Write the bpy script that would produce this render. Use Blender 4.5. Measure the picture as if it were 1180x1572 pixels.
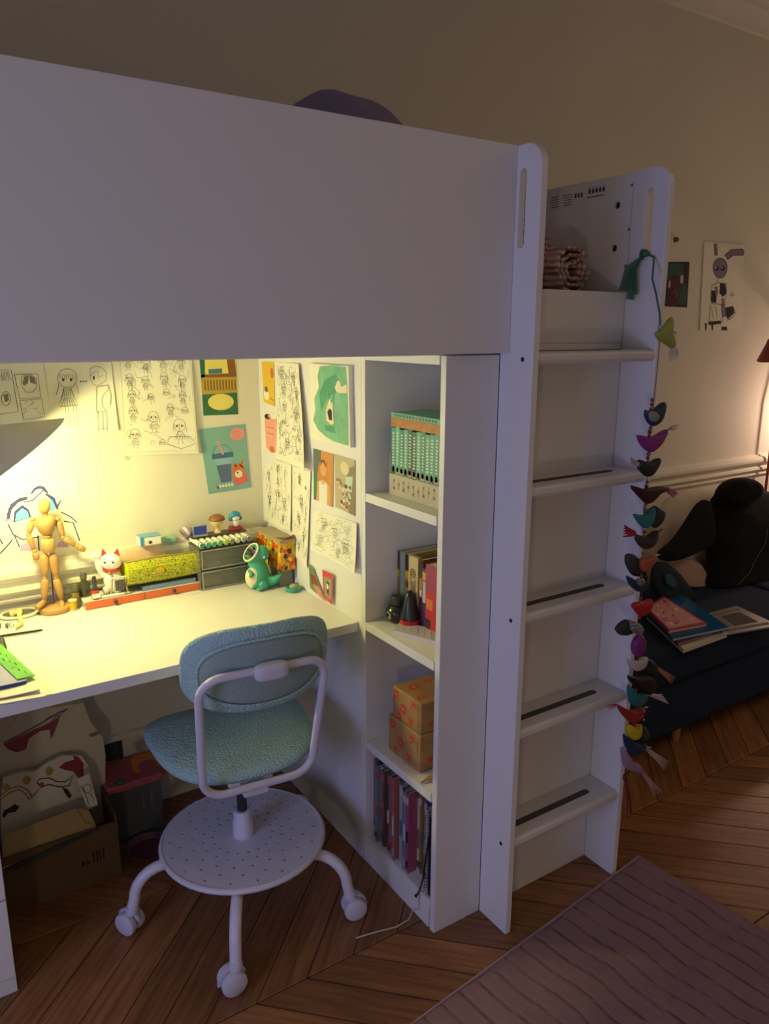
import bpy, bmesh, math, random
from mathutils import Vector, Matrix
R = math.radians; PI = math.pi
sc = bpy.context.scene; COL = sc.collection
for o in list(bpy.data.objects): bpy.data.objects.remove(o)
# ---------------------------------------------------------------- camera
CAM = Vector((-0.99215, -1.27585, 1.46109)); FP = 1177.71
FW = Vector((0.53517589, 0.81219999, -0.23220236)); RT = Vector((0.83553555, -0.54942216, 0.00395262)); UP = Vector((0.12436681, 0.19612867, 0.97265947))
cd = bpy.data.cameras.new('camera'); cam = bpy.data.objects.new('camera', cd); COL.objects.link(cam); sc.camera = cam
cam.matrix_world = Matrix(((RT.x, UP.x, -FW.x, CAM.x), (RT.y, UP.y, -FW.y, CAM.y), (RT.z, UP.z, -FW.z, CAM.z), (0, 0, 0, 1)))
cd.sensor_fit = 'VERTICAL'; cd.sensor_height = 24; cd.lens = 24*FP/1572; cd.clip_start = .02; cd.clip_end = 60
# ---------------------------------------------------------------- world, lights, exposure
w = bpy.data.worlds.new('dusk'); sc.world = w; w.use_nodes = True
w.node_tree.nodes['Background'].inputs[0].default_value = (.30, .36, .62, 1); w.node_tree.nodes['Background'].inputs[1].default_value = .6
sc.view_settings.view_transform = 'Standard'; sc.view_settings.look = 'None'; sc.view_settings.gamma = 1; sc.view_settings.use_curve_mapping = False
sc.view_settings.exposure = 0.0
def light(name, kind, loc, energy, color, size=.1, aim=None, size_y=None):
    l = bpy.data.lights.new(name, kind); l.energy = energy; l.color = color
    if kind == 'AREA':
        l.size = size
        if size_y: l.shape = 'RECTANGLE'; l.size_y = size_y
    else: l.shadow_soft_size = size
    o = bpy.data.objects.new(name, l); COL.objects.link(o); o.location = loc
    if aim is not None: o.rotation_euler = (Vector(aim)-Vector(loc)).to_track_quat('-Z', 'Y').to_euler()
    return o
light('ceiling_fill', 'AREA', (2.2, -1.4, 2.72), 6.5, (1, .80, .58), 1.6, (2.3, -1.5, 0))  # added soft fill for warm ambient bounce, not a lamp of the room
light('low_night_light', 'POINT', (-1.54, -1.62, .60), 7.8, (1, .88, .72), .07)
light('dusk_window', 'AREA', (-2.45, -.75, 1.05), 13.5, (.36, .44, 1.0), .9, (.3, -.1, .5), .6)
light('bedside_lamp_bulb', 'POINT', (3.02, .70, 1.06), 9.0, (1, .66, .50), .04)
light('desk_lamp_bulb', 'POINT', (-.715, .66, 1.19), 13.0, (1, .91, .35), .035)

# ---------------------------------------------------------------- pixel of the photograph -> point on a plane of the room
def ray(u, v): return FW + RT*((u-590)/FP) - UP*((v-786)/FP)
def Yp(u, v, y=.935): d = ray(u, v); return CAM + d*((y-CAM.y)/d.y)
def Xp(u, v, x=0.): d = ray(u, v); return CAM + d*((x-CAM.x)/d.x)
def Zp(u, v, z=0.): d = ray(u, v); return CAM + d*((z-CAM.z)/d.z)
# ---------------------------------------------------------------- materials
def lin(c):
    if isinstance(c, str): c = [int(c[i:i+2], 16)/255 for i in (0, 2, 4)]
    return tuple(x/12.92 if x <= .04045 else ((x+.055)/1.055)**2.4 for x in c)
MC = {}
def M(hexc, rough=.5, metal=0, noise=0, nscale=20, bump=0, bscale=200, alpha=1, trans=0, emit=0, kind=None):
    key = (hexc, rough, metal, noise, nscale, bump, bscale, alpha, trans, emit, kind)
    if key in MC: return MC[key]
    m = bpy.data.materials.new('mat_'+hexc); m.use_nodes = True; nt = m.node_tree; N = nt.nodes; L = nt.links
    b = N['Principled BSDF']; c = lin(hexc)
    b.inputs['Base Color'].default_value = (*c, 1); b.inputs['Roughness'].default_value = rough; b.inputs['Metallic'].default_value = metal
    if alpha < 1: b.inputs['Alpha'].default_value = alpha
    if trans: b.inputs['Transmission Weight'].default_value = trans; b.inputs['IOR'].default_value = 1.2
    if emit: b.inputs['Emission Color'].default_value = (*c, 1); b.inputs['Emission Strength'].default_value = emit
    if noise or bump: tc = N.new('ShaderNodeTexCoord')
    if noise:
        n = N.new('ShaderNodeTexNoise'); n.inputs['Scale'].default_value = nscale; n.inputs['Detail'].default_value = 4
        L.new(tc.outputs['Object'], n.inputs['Vector'])
        mx = N.new('ShaderNodeMix'); mx.data_type = 'RGBA'; mx.inputs[6].default_value = (*[x*(1-noise) for x in c], 1); mx.inputs[7].default_value = (*[min(1, x*(1+noise)) for x in c], 1)
        L.new(n.outputs['Fac'], mx.inputs[0]); L.new(mx.outputs[2], b.inputs['Base Color'])
    if bump:
        t = N.new('ShaderNodeTexVoronoi' if kind == 'mesh' else 'ShaderNodeTexNoise'); t.inputs['Scale'].default_value = bscale
        L.new(tc.outputs['Object'], t.inputs['Vector'])
        bp = N.new('ShaderNodeBump'); bp.inputs['Strength'].default_value = bump; bp.inputs['Distance'].default_value = .003
        L.new(t.outputs[0], bp.inputs['Height']); L.new(bp.outputs[0], b.inputs['Normal'])
    MC[key] = m; return m
WHITE = M('e9e6e4', .38, bump=.03, bscale=60)
PAINT = M('e4dfcd', .75, noise=.03, nscale=2, bump=.05, bscale=40)
PAPER = M('eeead8', .8); INK = M('3a3834', .9); BLACK = M('16161a', .5); STEEL = M('77777c', .3, 1)
def wood_mat():
    m = bpy.data.materials.new('oak_parquet'); m.use_nodes = True; nt = m.node_tree; N = nt.nodes; L = nt.links; b = N['Principled BSDF']
    tc = N.new('ShaderNodeTexCoord'); mp = N.new('ShaderNodeMapping'); mp.inputs['Scale'].default_value = (3, 55, 8)
    oi = N.new('ShaderNodeObjectInfo'); ad = N.new('ShaderNodeVectorMath'); ad.operation = 'ADD'; sc_ = N.new('ShaderNodeVectorMath'); sc_.operation = 'SCALE'; sc_.inputs['Scale'].default_value = 37
    cmb = N.new('ShaderNodeCombineXYZ'); L.new(oi.outputs['Random'], cmb.inputs[0]); L.new(oi.outputs['Random'], cmb.inputs[1])
    L.new(cmb.outputs[0], sc_.inputs[0]); L.new(tc.outputs['UV'], mp.inputs[0]); L.new(mp.outputs[0], ad.inputs[0]); L.new(sc_.outputs[0], ad.inputs[1])
    n = N.new('ShaderNodeTexNoise'); n.inputs['Scale'].default_value = 1.5; n.inputs['Detail'].default_value = 6; n.inputs['Distortion'].default_value = .6; L.new(ad.outputs[0], n.inputs['Vector'])
    r = N.new('ShaderNodeValToRGB'); r.color_ramp.elements[0].position = .3; r.color_ramp.elements[0].color = (*lin('7c4c2a'), 1); r.color_ramp.elements[1].position = .75; r.color_ramp.elements[1].color = (*lin('ab7446'), 1)
    L.new(n.outputs['Fac'], r.inputs[0]); hs = N.new('ShaderNodeHueSaturation'); mr = N.new('ShaderNodeMapRange'); mr.inputs[3].default_value = .72; mr.inputs[4].default_value = 1.2
    L.new(oi.outputs['Random'], mr.inputs[0]); L.new(mr.outputs[0], hs.inputs['Value']); L.new(r.outputs[0], hs.inputs['Color']); L.new(hs.outputs[0], b.inputs['Base Color'])
    b.inputs['Roughness'].default_value = .42
    bp = N.new('ShaderNodeBump'); bp.inputs['Strength'].default_value = .12; bp.inputs['Distance'].default_value = .002; L.new(n.outputs['Fac'], bp.inputs['Height']); L.new(bp.outputs[0], b.inputs['Normal'])
    return m
# ---------------------------------------------------------------- mesh builder
class MB:
    def __init__(s): s.v = []; s.f = []; s.mi = []
    def add(s, vs, fs, mi=0):
        b = len(s.v); s.v += [Vector(x) for x in vs]; s.f += [tuple(i+b for i in f) for f in fs]; s.mi += [mi]*len(fs); return s
    def box(s, x0, x1, y0, y1, z0, z1, mi=0, M4=None):
        vs = [Vector((x, y, z)) for x in (x0, x1) for y in (y0, y1) for z in (z0, z1)]
        if M4: vs = [M4 @ v for v in vs]
        return s.add(vs, [(0, 1, 3, 2), (4, 6, 7, 5), (0, 4, 5, 1), (2, 3, 7, 6), (0, 2, 6, 4), (1, 5, 7, 3)], mi)
    def hexa(s, a, b, mi=0):      # two quads a, b (4 points each)
        return s.add(list(a)+list(b), [(3, 2, 1, 0), (4, 5, 6, 7), (0, 1, 5, 4), (1, 2, 6, 5), (2, 3, 7, 6), (3, 0, 4, 7)], mi)
    def tube(s, pts, r, n=8, mi=0, closed=False, caps=True):
        pts = [Vector(p) for p in pts]; k = len(pts); rr = r if isinstance(r, (list, tuple)) else [r]*k
        nrm = None; vs = []; prev = None
        for i, p in enumerate(pts):
            a = pts[(i-1) % k] if (closed or i) else p; b = pts[(i+1) % k] if (closed or i < k-1) else p
            t = (b-a).normalized() if (b-a).length > 1e-9 else Vector((0, 0, 1))
            if nrm is None: nrm = t.cross(Vector((0, 0, 1)) if abs(t.z) < .9 else Vector((1, 0, 0))).normalized()
            else: nrm = (nrm - t*nrm.dot(t)).normalized()
            bi = t.cross(nrm)
            vs += [p + (nrm*math.cos(2*PI*j/n)+bi*math.sin(2*PI*j/n))*rr[i] for j in range(n)]
        fs = []
        for i in range(k if closed else k-1):
            for j in range(n):
                a = i*n+j; b = i*n+(j+1) % n; c = ((i+1) % k)*n; fs.append((a, b, c+(j+1) % n, c+j))
        if caps and not closed: fs += [tuple(range(n))[::-1], tuple(range((k-1)*n, k*n))]
        return s.add(vs, fs, mi)
    def lathe(s, prof, n=24, M4=None, mi=0):      # profile of (r, z)
        vs = []; fs = []
        for r, z in prof: vs += [Vector((max(r, 1e-5)*math.cos(2*PI*j/n), max(r, 1e-5)*math.sin(2*PI*j/n), z)) for j in range(n)]
        for i in range(len(prof)-1):
            for j in range(n): fs.append((i*n+j, i*n+(j+1) % n, (i+1)*n+(j+1) % n, (i+1)*n+j))
        fs += [tuple(range(n))[::-1], tuple(range((len(prof)-1)*n, len(prof)*n))]
        if M4: vs = [M4 @ v for v in vs]
        return s.add(vs, fs, mi)
    def ell(s, c, r, M4=None, n=14, m=9, mi=0, e=1.):
        r = (r, r, r) if isinstance(r, (int, float)) else r; c = Vector(c); vs = []; fs = []
        sg = lambda x: math.copysign(abs(x)**e, x)
        for i in range(m+1):
            th = PI*i/m; st = max(math.sin(th), 1e-4)
            for j in range(n):
                ph = 2*PI*j/n; p = Vector((r[0]*sg(st*math.cos(ph)) if e != 1 else r[0]*st*math.cos(ph), r[1]*(sg(st*math.sin(ph)) if e != 1 else st*math.sin(ph)), r[2]*(sg(math.cos(th)) if e != 1 else math.cos(th))))
                vs.append(c + (M4 @ p if M4 else p))
        for i in range(m):
            for j in range(n): fs.append((i*n+j, (i+1)*n+j, (i+1)*n+(j+1) % n, i*n+(j+1) % n))
        fs += [tuple(range(n)), tuple(range(m*n, m*n+n))[::-1]]
        return s.add(vs, fs, mi)
    def prism(s, pts, off, mi=0):
        k = len(pts); pts = [Vector(p) for p in pts]; off = Vector(off)
        return s.add(pts+[p+off for p in pts], [tuple(range(k))[::-1], tuple(range(k, 2*k))]+[(i, (i+1) % k, k+(i+1) % k, k+i) for i in range(k)], mi)
    def pillow(s, ring, nrm, t, mi=0, prof=((1, 0), (.93, .45), (.78, .78), (.5, .96), (.2, 1.0)), jit=0, seed=1):
        rnd = random.Random(seed); ring = [Vector(p) for p in ring]; k = len(ring); c = sum(ring, Vector())/k; nrm = Vector(nrm).normalized(); b0 = []
        for sd in (1, -1):
            rows = []
            for q, h in prof:
                rows.append([c+(p-c)*q+nrm*(sd*h*t/2+(rnd.uniform(-jit, jit) if h else 0)) for p in ring])
            vs = [p for r_ in rows for p in r_]; fs = []
            for i in range(len(prof)-1):
                for j in range(k):
                    f = (i*k+j, i*k+(j+1) % k, (i+1)*k+(j+1) % k, (i+1)*k+j); fs.append(f if sd > 0 else f[::-1])
            fs.append(tuple(range((len(prof)-1)*k, len(prof)*k)))
            s.add(vs, fs, mi)
        return s
    def build(s, name, mats, parent=None, smooth=True, bev=0, world=False, ang=40, weld=False, sub=0, **props):
        me = bpy.data.meshes.new(name)
        vs = s.v
        if world and parent is not None:
            base = parent
            while base.parent: base = base.parent
            inv = (Matrix.Translation(base.location) @ base.rotation_euler.to_matrix().to_4x4()).inverted(); vs = [inv @ v for v in vs]
        me.from_pydata([tuple(v) for v in vs], [], s.f)
        mats = mats if isinstance(mats, (list, tuple)) else [mats]
        for m in mats: me.materials.append(m)
        me.polygons.foreach_set('material_index', s.mi)
        bm = bmesh.new(); bm.from_mesh(me)
        if weld: bmesh.ops.remove_doubles(bm, verts=bm.verts, dist=1e-5)
        bmesh.ops.recalc_face_normals(bm, faces=bm.faces); bm.to_mesh(me); bm.free()
        if smooth:
            me.polygons.foreach_set('use_smooth', [True]*len(me.polygons)); me.set_sharp_from_angle(angle=R(ang))
        o = bpy.data.objects.new(name, me); COL.objects.link(o)
        if parent is not None: o.parent = parent
        if bev: md = o.modifiers.new('bev', 'BEVEL'); md.width = bev; md.segments = 2; md.limit_method = 'ANGLE'; md.angle_limit = R(50)
        if sub: md = o.modifiers.new('sub', 'SUBSURF'); md.levels = sub; md.render_levels = sub
        for k, v in props.items(): o[k] = v
        return o
def thing(name, label, cat, loc=(0, 0, 0), rz=0, group=None):
    o = bpy.data.objects.new(name, None); COL.objects.link(o); o.location = loc; o.rotation_euler = (0, 0, rz); o.empty_display_size = .05
    o['label'] = label; o['category'] = cat
    if group: o['group'] = group
    return o
def tag(o, label, cat, group=None):
    o['label'] = label; o['category'] = cat
    if group: o['group'] = group
    return o
def Bx(*a, **k): return MB().box(*a, **k)
def arc(c, r, a0, a1, n, f): return [f(c[0]+r*math.cos(R(a0+(a1-a0)*i/n)), c[1]+r*math.sin(R(a0+(a1-a0)*i/n))) for i in range(n+1)]
def plate(name, outer, holes, fn, th, mats, parent, bev=0, **props):   # 2-D outline with real holes, extruded by th along fn's third argument
    bm = bmesh.new(); es = []
    for lp in [outer]+holes:
        vs = [bm.verts.new((a, b, 0)) for a, b in lp]; es += [bm.edges.new((vs[i], vs[(i+1) % len(vs)])) for i in range(len(vs))]
    bmesh.ops.triangle_fill(bm, use_beauty=True, use_dissolve=False, edges=es, normal=(0, 0, 1))
    r = bmesh.ops.extrude_face_region(bm, geom=list(bm.faces))
    for v in [g for g in r['geom'] if isinstance(g, bmesh.types.BMVert)]: v.co.z = th
    for v in bm.verts: v.co = Vector(fn(v.co.x, v.co.y, v.co.z))
    bmesh.ops.recalc_face_normals(bm, faces=bm.faces); me = bpy.data.meshes.new(name); bm.to_mesh(me); bm.free()
    for m in (mats if isinstance(mats, (list, tuple)) else [mats]): me.materials.append(m)
    o = bpy.data.objects.new(name, me); COL.objects.link(o); o.parent = parent
    if bev: md = o.modifiers.new('bev', 'BEVEL'); md.width = bev; md.segments = 2; md.limit_method = 'ANGLE'; md.angle_limit = R(60)
    for k, v in props.items(): o[k] = v
    return o
def circ(cx, cy, r, n=10): return [(cx+r*math.cos(2*PI*i/n), cy+r*math.sin(2*PI*i/n)) for i in range(n)]
def slot(cx, c0, c1, w, n=6): return [(cx+w*math.cos(R(a)), c1+w*math.sin(R(a))) for a in range(0, 181, 180//n)]+[(cx+w*math.cos(R(a)), c0+w*math.sin(R(a))) for a in range(180, 361, 180//n)]
# printing on a flat sheet: strokes and filled shapes given on the sheet's plane
def ribbon(mb, pts, w, nrm, mi):
    pts = [Vector(p) for p in pts]; L_ = []; R_ = []
    for i, p in enumerate(pts):
        t = (pts[min(i+1, len(pts)-1)]-pts[max(i-1, 0)]).normalized(); sd = t.cross(nrm).normalized()*w/2; L_.append(p+sd); R_.append(p-sd)
    k = len(pts); mb.add(L_+R_, [(i, i+1, k+i+1, k+i) for i in range(k-1)], mi)
class Sheet:      # paper with its printing, lying in one plane; pl maps photo pixels onto that plane
    def __init__(s, pl, nrm, corners, mats=None, curl=0, th=.0006, n=10, edge=None):
        s.pl = pl; s.n = Vector(nrm); s.mb = MB(); s.mats = [PAPER, INK]+(mats or []); s.curl = curl; s.c = [pl(*c) for c in corners]; s.lift = 0
        a, b, c, d = s.c; fr = []; bk = []
        for j in range(n+1):
            for i in range(n+1):
                u = i/n; v = j/n; p = (a*(1-u)+b*u)*(1-v)+(d*(1-u)+c*u)*v
                fr.append(p+s.n*(th+s.bow(u, v))); bk.append(p+s.n*s.bow(u, v))
        g = [(j*(n+1)+i, j*(n+1)+i+1, (j+1)*(n+1)+i+1, (j+1)*(n+1)+i) for j in range(n) for i in range(n)]
        k = (n+1)**2; e = edge if edge is not None else 0
        s.mb.add(fr+bk, g, 0); b0 = len(s.mb.v)-2*k
        s.mb.f += [tuple(b0+k+i for i in f[::-1]) for f in g]; s.mb.mi += [e]*len(g)
        bd = [i for i in range(n+1)]+[(j+1)*(n+1)-1 for j in range(1, n+1)]+[n*(n+1)+i for i in range(n-1, -1, -1)]+[j*(n+1) for j in range(n-1, 0, -1)]
        for i in range(len(bd)): p, q = bd[i], bd[(i+1) % len(bd)]; s.mb.f.append((b0+p, b0+q, b0+k+q, b0+k+p)); s.mb.mi.append(e)
        s.th = th
    def bow(s, u, v): return s.curl*(u**4)*(.4+.6*v)+s.curl*.4*(v**4)
    def uv(s, u, v, extra=0): a, b, c, d = s.c; return (a*(1-u)+b*u)*(1-v)+(d*(1-u)+c*u)*v+s.n*(s.th+.0004+extra+s.bow(u, v))
    def onp(s, u, v, e):
        p = s.pl(u, v); a, b, c, d = s.c; e1, e2, q = b-a, d-a, p-a; A, B, C_, X, Y = e1.dot(e1), e1.dot(e2), e2.dot(e2), q.dot(e1), q.dot(e2); D = A*C_-B*B
        uu = min(1, max(0, (X*C_-Y*B)/D)); vv = min(1, max(0, (Y*A-X*B)/D)); return p+s.n*(s.th+e+s.bow(uu, vv))
    def line(s, pts, w=.0007, mi=1): ribbon(s.mb, [s.onp(*p, .0009) for p in pts], w, s.n, mi)
    def luv(s, pts, w=.0007, mi=1): ribbon(s.mb, [s.uv(*p, extra=.0004) for p in pts], w, s.n, mi)
    def fuv(s, pts, mi, e=0): s.mb.add([s.uv(*p, extra=e) for p in pts], [tuple(range(len(pts)))], mi)
    def fill(s, pts, mi, e=0): s.mb.add([s.onp(*p, .0004+e) for p in pts], [tuple(range(len(pts)))], mi)
    def euv(s, cx, cy, rx, ry, mi, e=0, n=14): s.fuv([(cx+rx*math.cos(2*PI*i/n), cy+ry*math.sin(2*PI*i/n)) for i in range(n)], mi, e)
    def ring(s, cx, cy, rx, ry, w=.0007, mi=1, a0=0, a1=360, n=14): s.luv([(cx+rx*math.cos(R(a0+(a1-a0)*i/n)), cy+ry*math.sin(R(a0+(a1-a0)*i/n))) for i in range(n+1)], w, mi)
    def figure(s, cx, cy, h, rnd, asp=1., w=.0007, full=True):   # a small cartoon person of height h (sheet units)
        r = h*.24; ax = asp; J = lambda k=.04: rnd.uniform(-k, k)*h
        s.ring(cx, cy-h*.25, r*ax, r, w)
        s.luv([(cx-r*ax*(.9-.3*i), cy-h*.25-r*.2+(.45*r if i % 2 else 0)+J(.01)) for i in range(7)], w)
        for q in (-1, 1):
            s.euv(cx+q*r*.42*ax, cy-h*.22, r*.13*ax, r*.2, 1)
            s.luv([(cx+q*r*ax, cy-h*.25), (cx+q*r*ax*1.25+J(), cy-h*.1), (cx+q*r*ax*(1.1+J(.5)), cy+J())], w)
        s.ring(cx, cy-h*.14, r*.2*ax, r*.1, w, 1, 0, 180, 6)
        if full:
            b = h*.16*ax
            s.luv([(cx-b*.5, cy), (cx-b*1.3, cy+h*.28), (cx+b*1.3, cy+h*.28), (cx+b*.5, cy), (cx-b*.5, cy)], w)
            for q in (-.6, -.1, .4): s.luv([(cx+q*b*.6, cy+h*.08), (cx+q*b*1.6, cy+h*.27)], w)
            for q in (-1, 1):
                s.luv([(cx+q*b*.5, cy+h*.03), (cx+q*b*(1.3+J()/h*4), cy+h*.18)], w); s.luv([(cx+q*b*.5, cy+h*.28), (cx+q*b*.55, cy+h*.46), (cx+q*b, cy+h*.47)], w)
    def scribble(s, u0, v0, u1, v1, n, rnd, w=.0006, st=.05):
        for _ in range(n):
            x, y = rnd.uniform(u0, u1), rnd.uniform(v0, v1); pts = [(x, y)]; a = rnd.uniform(0, 6.28)
            for _ in range(rnd.randint(3, 7)): a += rnd.uniform(-1.2, 1.2); x += st*math.cos(a)*.5; y += st*math.sin(a)*.5; x = min(max(x, u0), u1); y = min(max(y, v0), v1); pts.append((x, y))
            s.luv([p for i, p in enumerate(pts) if i == 0 or p != pts[i-1]], w)
    def done(s, label, name='drawing_sheet', cat='drawing', group=None):
        o = s.mb.build(name, s.mats, smooth=False); return tag(o, label, cat, group)
# ================================================================ SETTING
WB = .9365
def struct(mb, name, mat, **k): return mb.build(name, mat, kind='structure', smooth=False, **k)
fl = struct(Bx(-2.7, 3.7, -2.9, WB+.06, -.06, -.012), 'floor', M('2a1a12', .8))
OAK = wood_mat()
def plank_mesh(sg, y0, y1, name):
    d = y1-y0; g = .0016; p = .126; dx = d*sg; a = [(g, 0), (p-g, 0), (p-g+dx, d), (g+dx, d)]
    me = bpy.data.meshes.new(name); ins = .002
    top = [Vector((x, y+(.0013 if y == 0 else -.0013), 0)) for x, y in a]; c = sum(top, Vector())/4
    v = [(t.x, t.y, -.012) for t in top]+[(t.x, t.y, -.0012) for t in top]+[(t.x+(ins if i in (0, 3) else -ins), t.y+(ins if i < 2 else -ins), 0) for i, t in enumerate(top)]
    f = [(3, 2, 1, 0), (8, 9, 10, 11)]+[(i, (i+1) % 4, 4+(i+1) % 4, 4+i) for i in range(4)]+[(4+i, 4+(i+1) % 4, 8+(i+1) % 4, 8+i) for i in range(4)]
    me.from_pydata(v, [], f); uvl = me.uv_layers.new(); D = Vector((dx, d, 0)).normalized(); Pn = Vector((-D.y, D.x, 0))
    for lp in me.loops: co = me.vertices[lp.vertex_index].co; uvl.data[lp.index].uv = (co.dot(D), co.dot(Pn))
    me.materials.append(OAK); return me
BH = .468; n = 0
for k in range(-4, 2):
    y0 = .053+BH*k; y1 = min(y0+BH, WB+.03); sg = 1 if k % 2 == 0 else -1; me = plank_mesh(sg, y0, y1, 'plank')
    # k even: planks lean to +x going back; both neighbours meet on the spine line
    x0 = -.073 if sg > 0 else -.073+.468
    lo, hi = (-1.45, 3.2) if k >= -1 else (-1.3, 2.4)
    i = math.floor((lo-x0)/.126)
    while x0+i*.126 < hi:
        o = bpy.data.objects.new('plank', me); COL.objects.link(o); o.parent = fl; o.location = (x0+i*.126, y0, 0); i += 1
rest = MB()   # boards outside the laid-out field
for (x0, x1, y0, y1) in ((-2.7, -1.75, -2.9, WB), (-1.75, 3.7, -2.9, -2.0)): rest.box(x0, x1, y0, y1, -.012, -.002)
struct(rest, 'floor_margin', M('8a5834', .45, noise=.2, nscale=6), parent=fl)
struct(Bx(-2.75, 3.75, WB, WB+.12, -.06, 2.95), 'wall_back', PAINT)
struct(Bx(3.62, 3.74, -2.9, WB, -.06, 2.95), 'wall_right', PAINT)
struct(Bx(-2.75, 3.75, -3.0, -2.88, -.06, 2.95), 'wall_front', PAINT)
wl = MB()
for a in ((-2.88, -1.6, 0, 2.9), (-.2, WB, 0, 2.9), (-1.6, -.2, 0, .75), (-1.6, -.2, 2.25, 2.9)): wl.box(-2.75, -2.62, a[0], a[1], a[2]-.05, a[3])
struct(wl, 'wall_left', PAINT)
wn = MB()
for a in ((-1.6, -1.54, .75, 2.25), (-.26, -.2, .75, 2.25), (-.93, -.87, .75, 2.25), (-1.6, -.2, .75, .81), (-1.6, -.2, 2.19, 2.25)): wn.box(-2.71, -2.66, *a)
win = struct(wn, 'window_1', M('ebe7df', .5)); struct(Bx(-2.69, -2.685, -1.56, -.24, .79, 2.2), 'pane', M('ffffff', .02, trans=1), parent=win)
struct(Bx(-2.75, 3.75, -3.0, WB+.12, 2.86, 2.95), 'ceiling', PAINT)
def profile_along_x(name, prof, x0, x1):   # prof (y offset from wall, z)
    m = MB(); m.prism([(x0, WB-a, b) for a, b in prof], (x1-x0, 0, 0)); return m
rail = [(0, .842), (.008, .84), (.012, .834), (.024, .83), (.03, .818), (.03, .806), (.024, .796), (.014, .79), (.012, .778), (.02, .774), (.022, .764), (.014, .757), (.008, .754), (.008, .744), (.012, .74), (.010, .733), (0, .73)]
m = profile_along_x('r', rail, -2.62, 3.62); m.build('trim_1', PAINT, kind='structure', ang=25)
m = profile_along_x('b', [(0, .262), (.012, .258), (.018, .245), (.016, .232), (.02, .226), (.02, 0), (0, 0)], -2.62, 3.62); m.build('baseboard_back', PAINT, kind='structure', ang=25)
m = profile_along_x('c', [(0, 2.70), (.015, 2.705), (.02, 2.72), (.04, 2.745), (.07, 2.765), (.08, 2.785), (.11, 2.80), (.14, 2.83), (.15, 2.86), (0, 2.86)], -2.62, 3.62); m.build('trim_2', PAINT, kind='structure', ang=25)

# ================================================================ LOFT BED
XS, XR, DS, H = .1456, .536, .1006, 1.82; T = .018
bed = thing('loft_bed', 'white loft bed with tall solid guard panel and ladder on its right end', 'bed', (0, 0, 0))
def bedpart(name, *a, **k): return Bx(*a).build(name, WHITE, bed, smooth=False, bev=.0012, **k)
bedpart('guard_panel', -1.75, XS-.0005, -.030, -.012, 1.412, H)
bedpart('guard_backing', -1.75, XS-.0005, -.0119, .0, 1.43, H-.02)
bedpart('bed_base', -1.75, XR-.001, .02, .93, 1.408, 1.43)
bedpart('rear_rail', -1.75, XR-.001, .912, .93, 1.431, 1.62)
bedpart('ladder_rail', XS+T+.0005, XR-.0005, .0, .018, 1.431, 1.548)
bedpart('ladder_back_panel', XS+T+.0005, XR-.0005, .0, .016, 0, 1.4305)
bedpart('left_end_panel', -1.77, -1.7505, -.03, .93, 0, H)
def yz(x): return lambda a, b, t: (x+t, a, b)
def stile(x, ret):
    o = [(0, 0), (0, H)] + [(-DS+.045+.045*math.cos(R(a)), H-.045+.045*math.sin(R(a))) for a in range(90, 181, 10)] + [(-DS, 0)]
    if ret: o = [(0, 0), (0, H-.012), (-.01, H-.001)]+o[2:]
    return plate('ladder_stile', o, [slot(-.048, 1.632, 1.765, .0095)], yz(x), T, WHITE, bed, bev=.002)
st1 = stile(XS, True); st2 = stile(XR, False)
for z in (1.4, .82, .242):
    m = MB(); m.lathe([(0, 0), (.0048, 0), (.0048, .0012), (.0025, .0012), (.0022, .0005), (0, .0005)], 12, Matrix.Translation((XS, -.071, z)) @ Matrix.Rotation(-PI/2, 4, 'Y')); m.build('screw', M('55504a', .4, .8), st1, label='dark recessed screw')
ep = [(.9, 0), (.9, H-.004), (.0005, H-.004), (.0005, 0)]
end = plate('end_panel', ep, [circ(.044, 1.749, .0085), circ(.045, 1.652, .0085), circ(.006, 1.789, .004), circ(.006, 1.691, .004), circ(.008, 1.609, .004), circ(.5, 1.749, .0085)], yz(XR), T-.001, WHITE, bed, bev=.001)
for hy, hz_, hr in ((.044, 1.749, .0086), (.045, 1.652, .0086), (.006, 1.789, .0041), (.006, 1.691, .0041), (.008, 1.609, .0041), (.5, 1.749, .0086)):
    MB().lathe([(0, 0), (hr, 0), (hr, .008), (0, .008)], 12, Matrix.Translation((XR+.006, hy, hz_)) @ Matrix.Rotation(PI/2, 4, 'Y')).build('hole_shade', M('2a2430', .8), end, label='dark disc painted as the shade inside a drilled hole')  # dark discs set in the holes, coloured as the shade inside them
m = MB()      # fine printed lines of type near the top edge of the end panel
rnd = random.Random(3)
def rct(y0, y1, z0, z1): m.add([(XR-.0006, y0, z0), (XR-.0006, y1, z0), (XR-.0006, y1, z1), (XR-.0006, y0, z1)], [(0, 1, 2, 3)])
for c in range(5): rct(.085+c*.011, .085+c*.011+.007, 1.786, 1.796); rct(.0875+c*.011, .0875+c*.011+.003, 1.798, 1.801)
rct(.085, .14, 1.777, 1.779)
for c in range(3): rct(.155+c*.010, .161+c*.010, 1.782, 1.792)
for blk in (.19, .235, .28):
    for r_ in range(5): rct(blk, blk+rnd.uniform(.025, .036), 1.768+r_*.006, 1.7695+r_*.006)
m.build('printed_text', M('4a4450', .8), end, smooth=False, label='small grey printing')
GRIP = M('4a4a40', .85, bump=.3, bscale=500)
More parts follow.
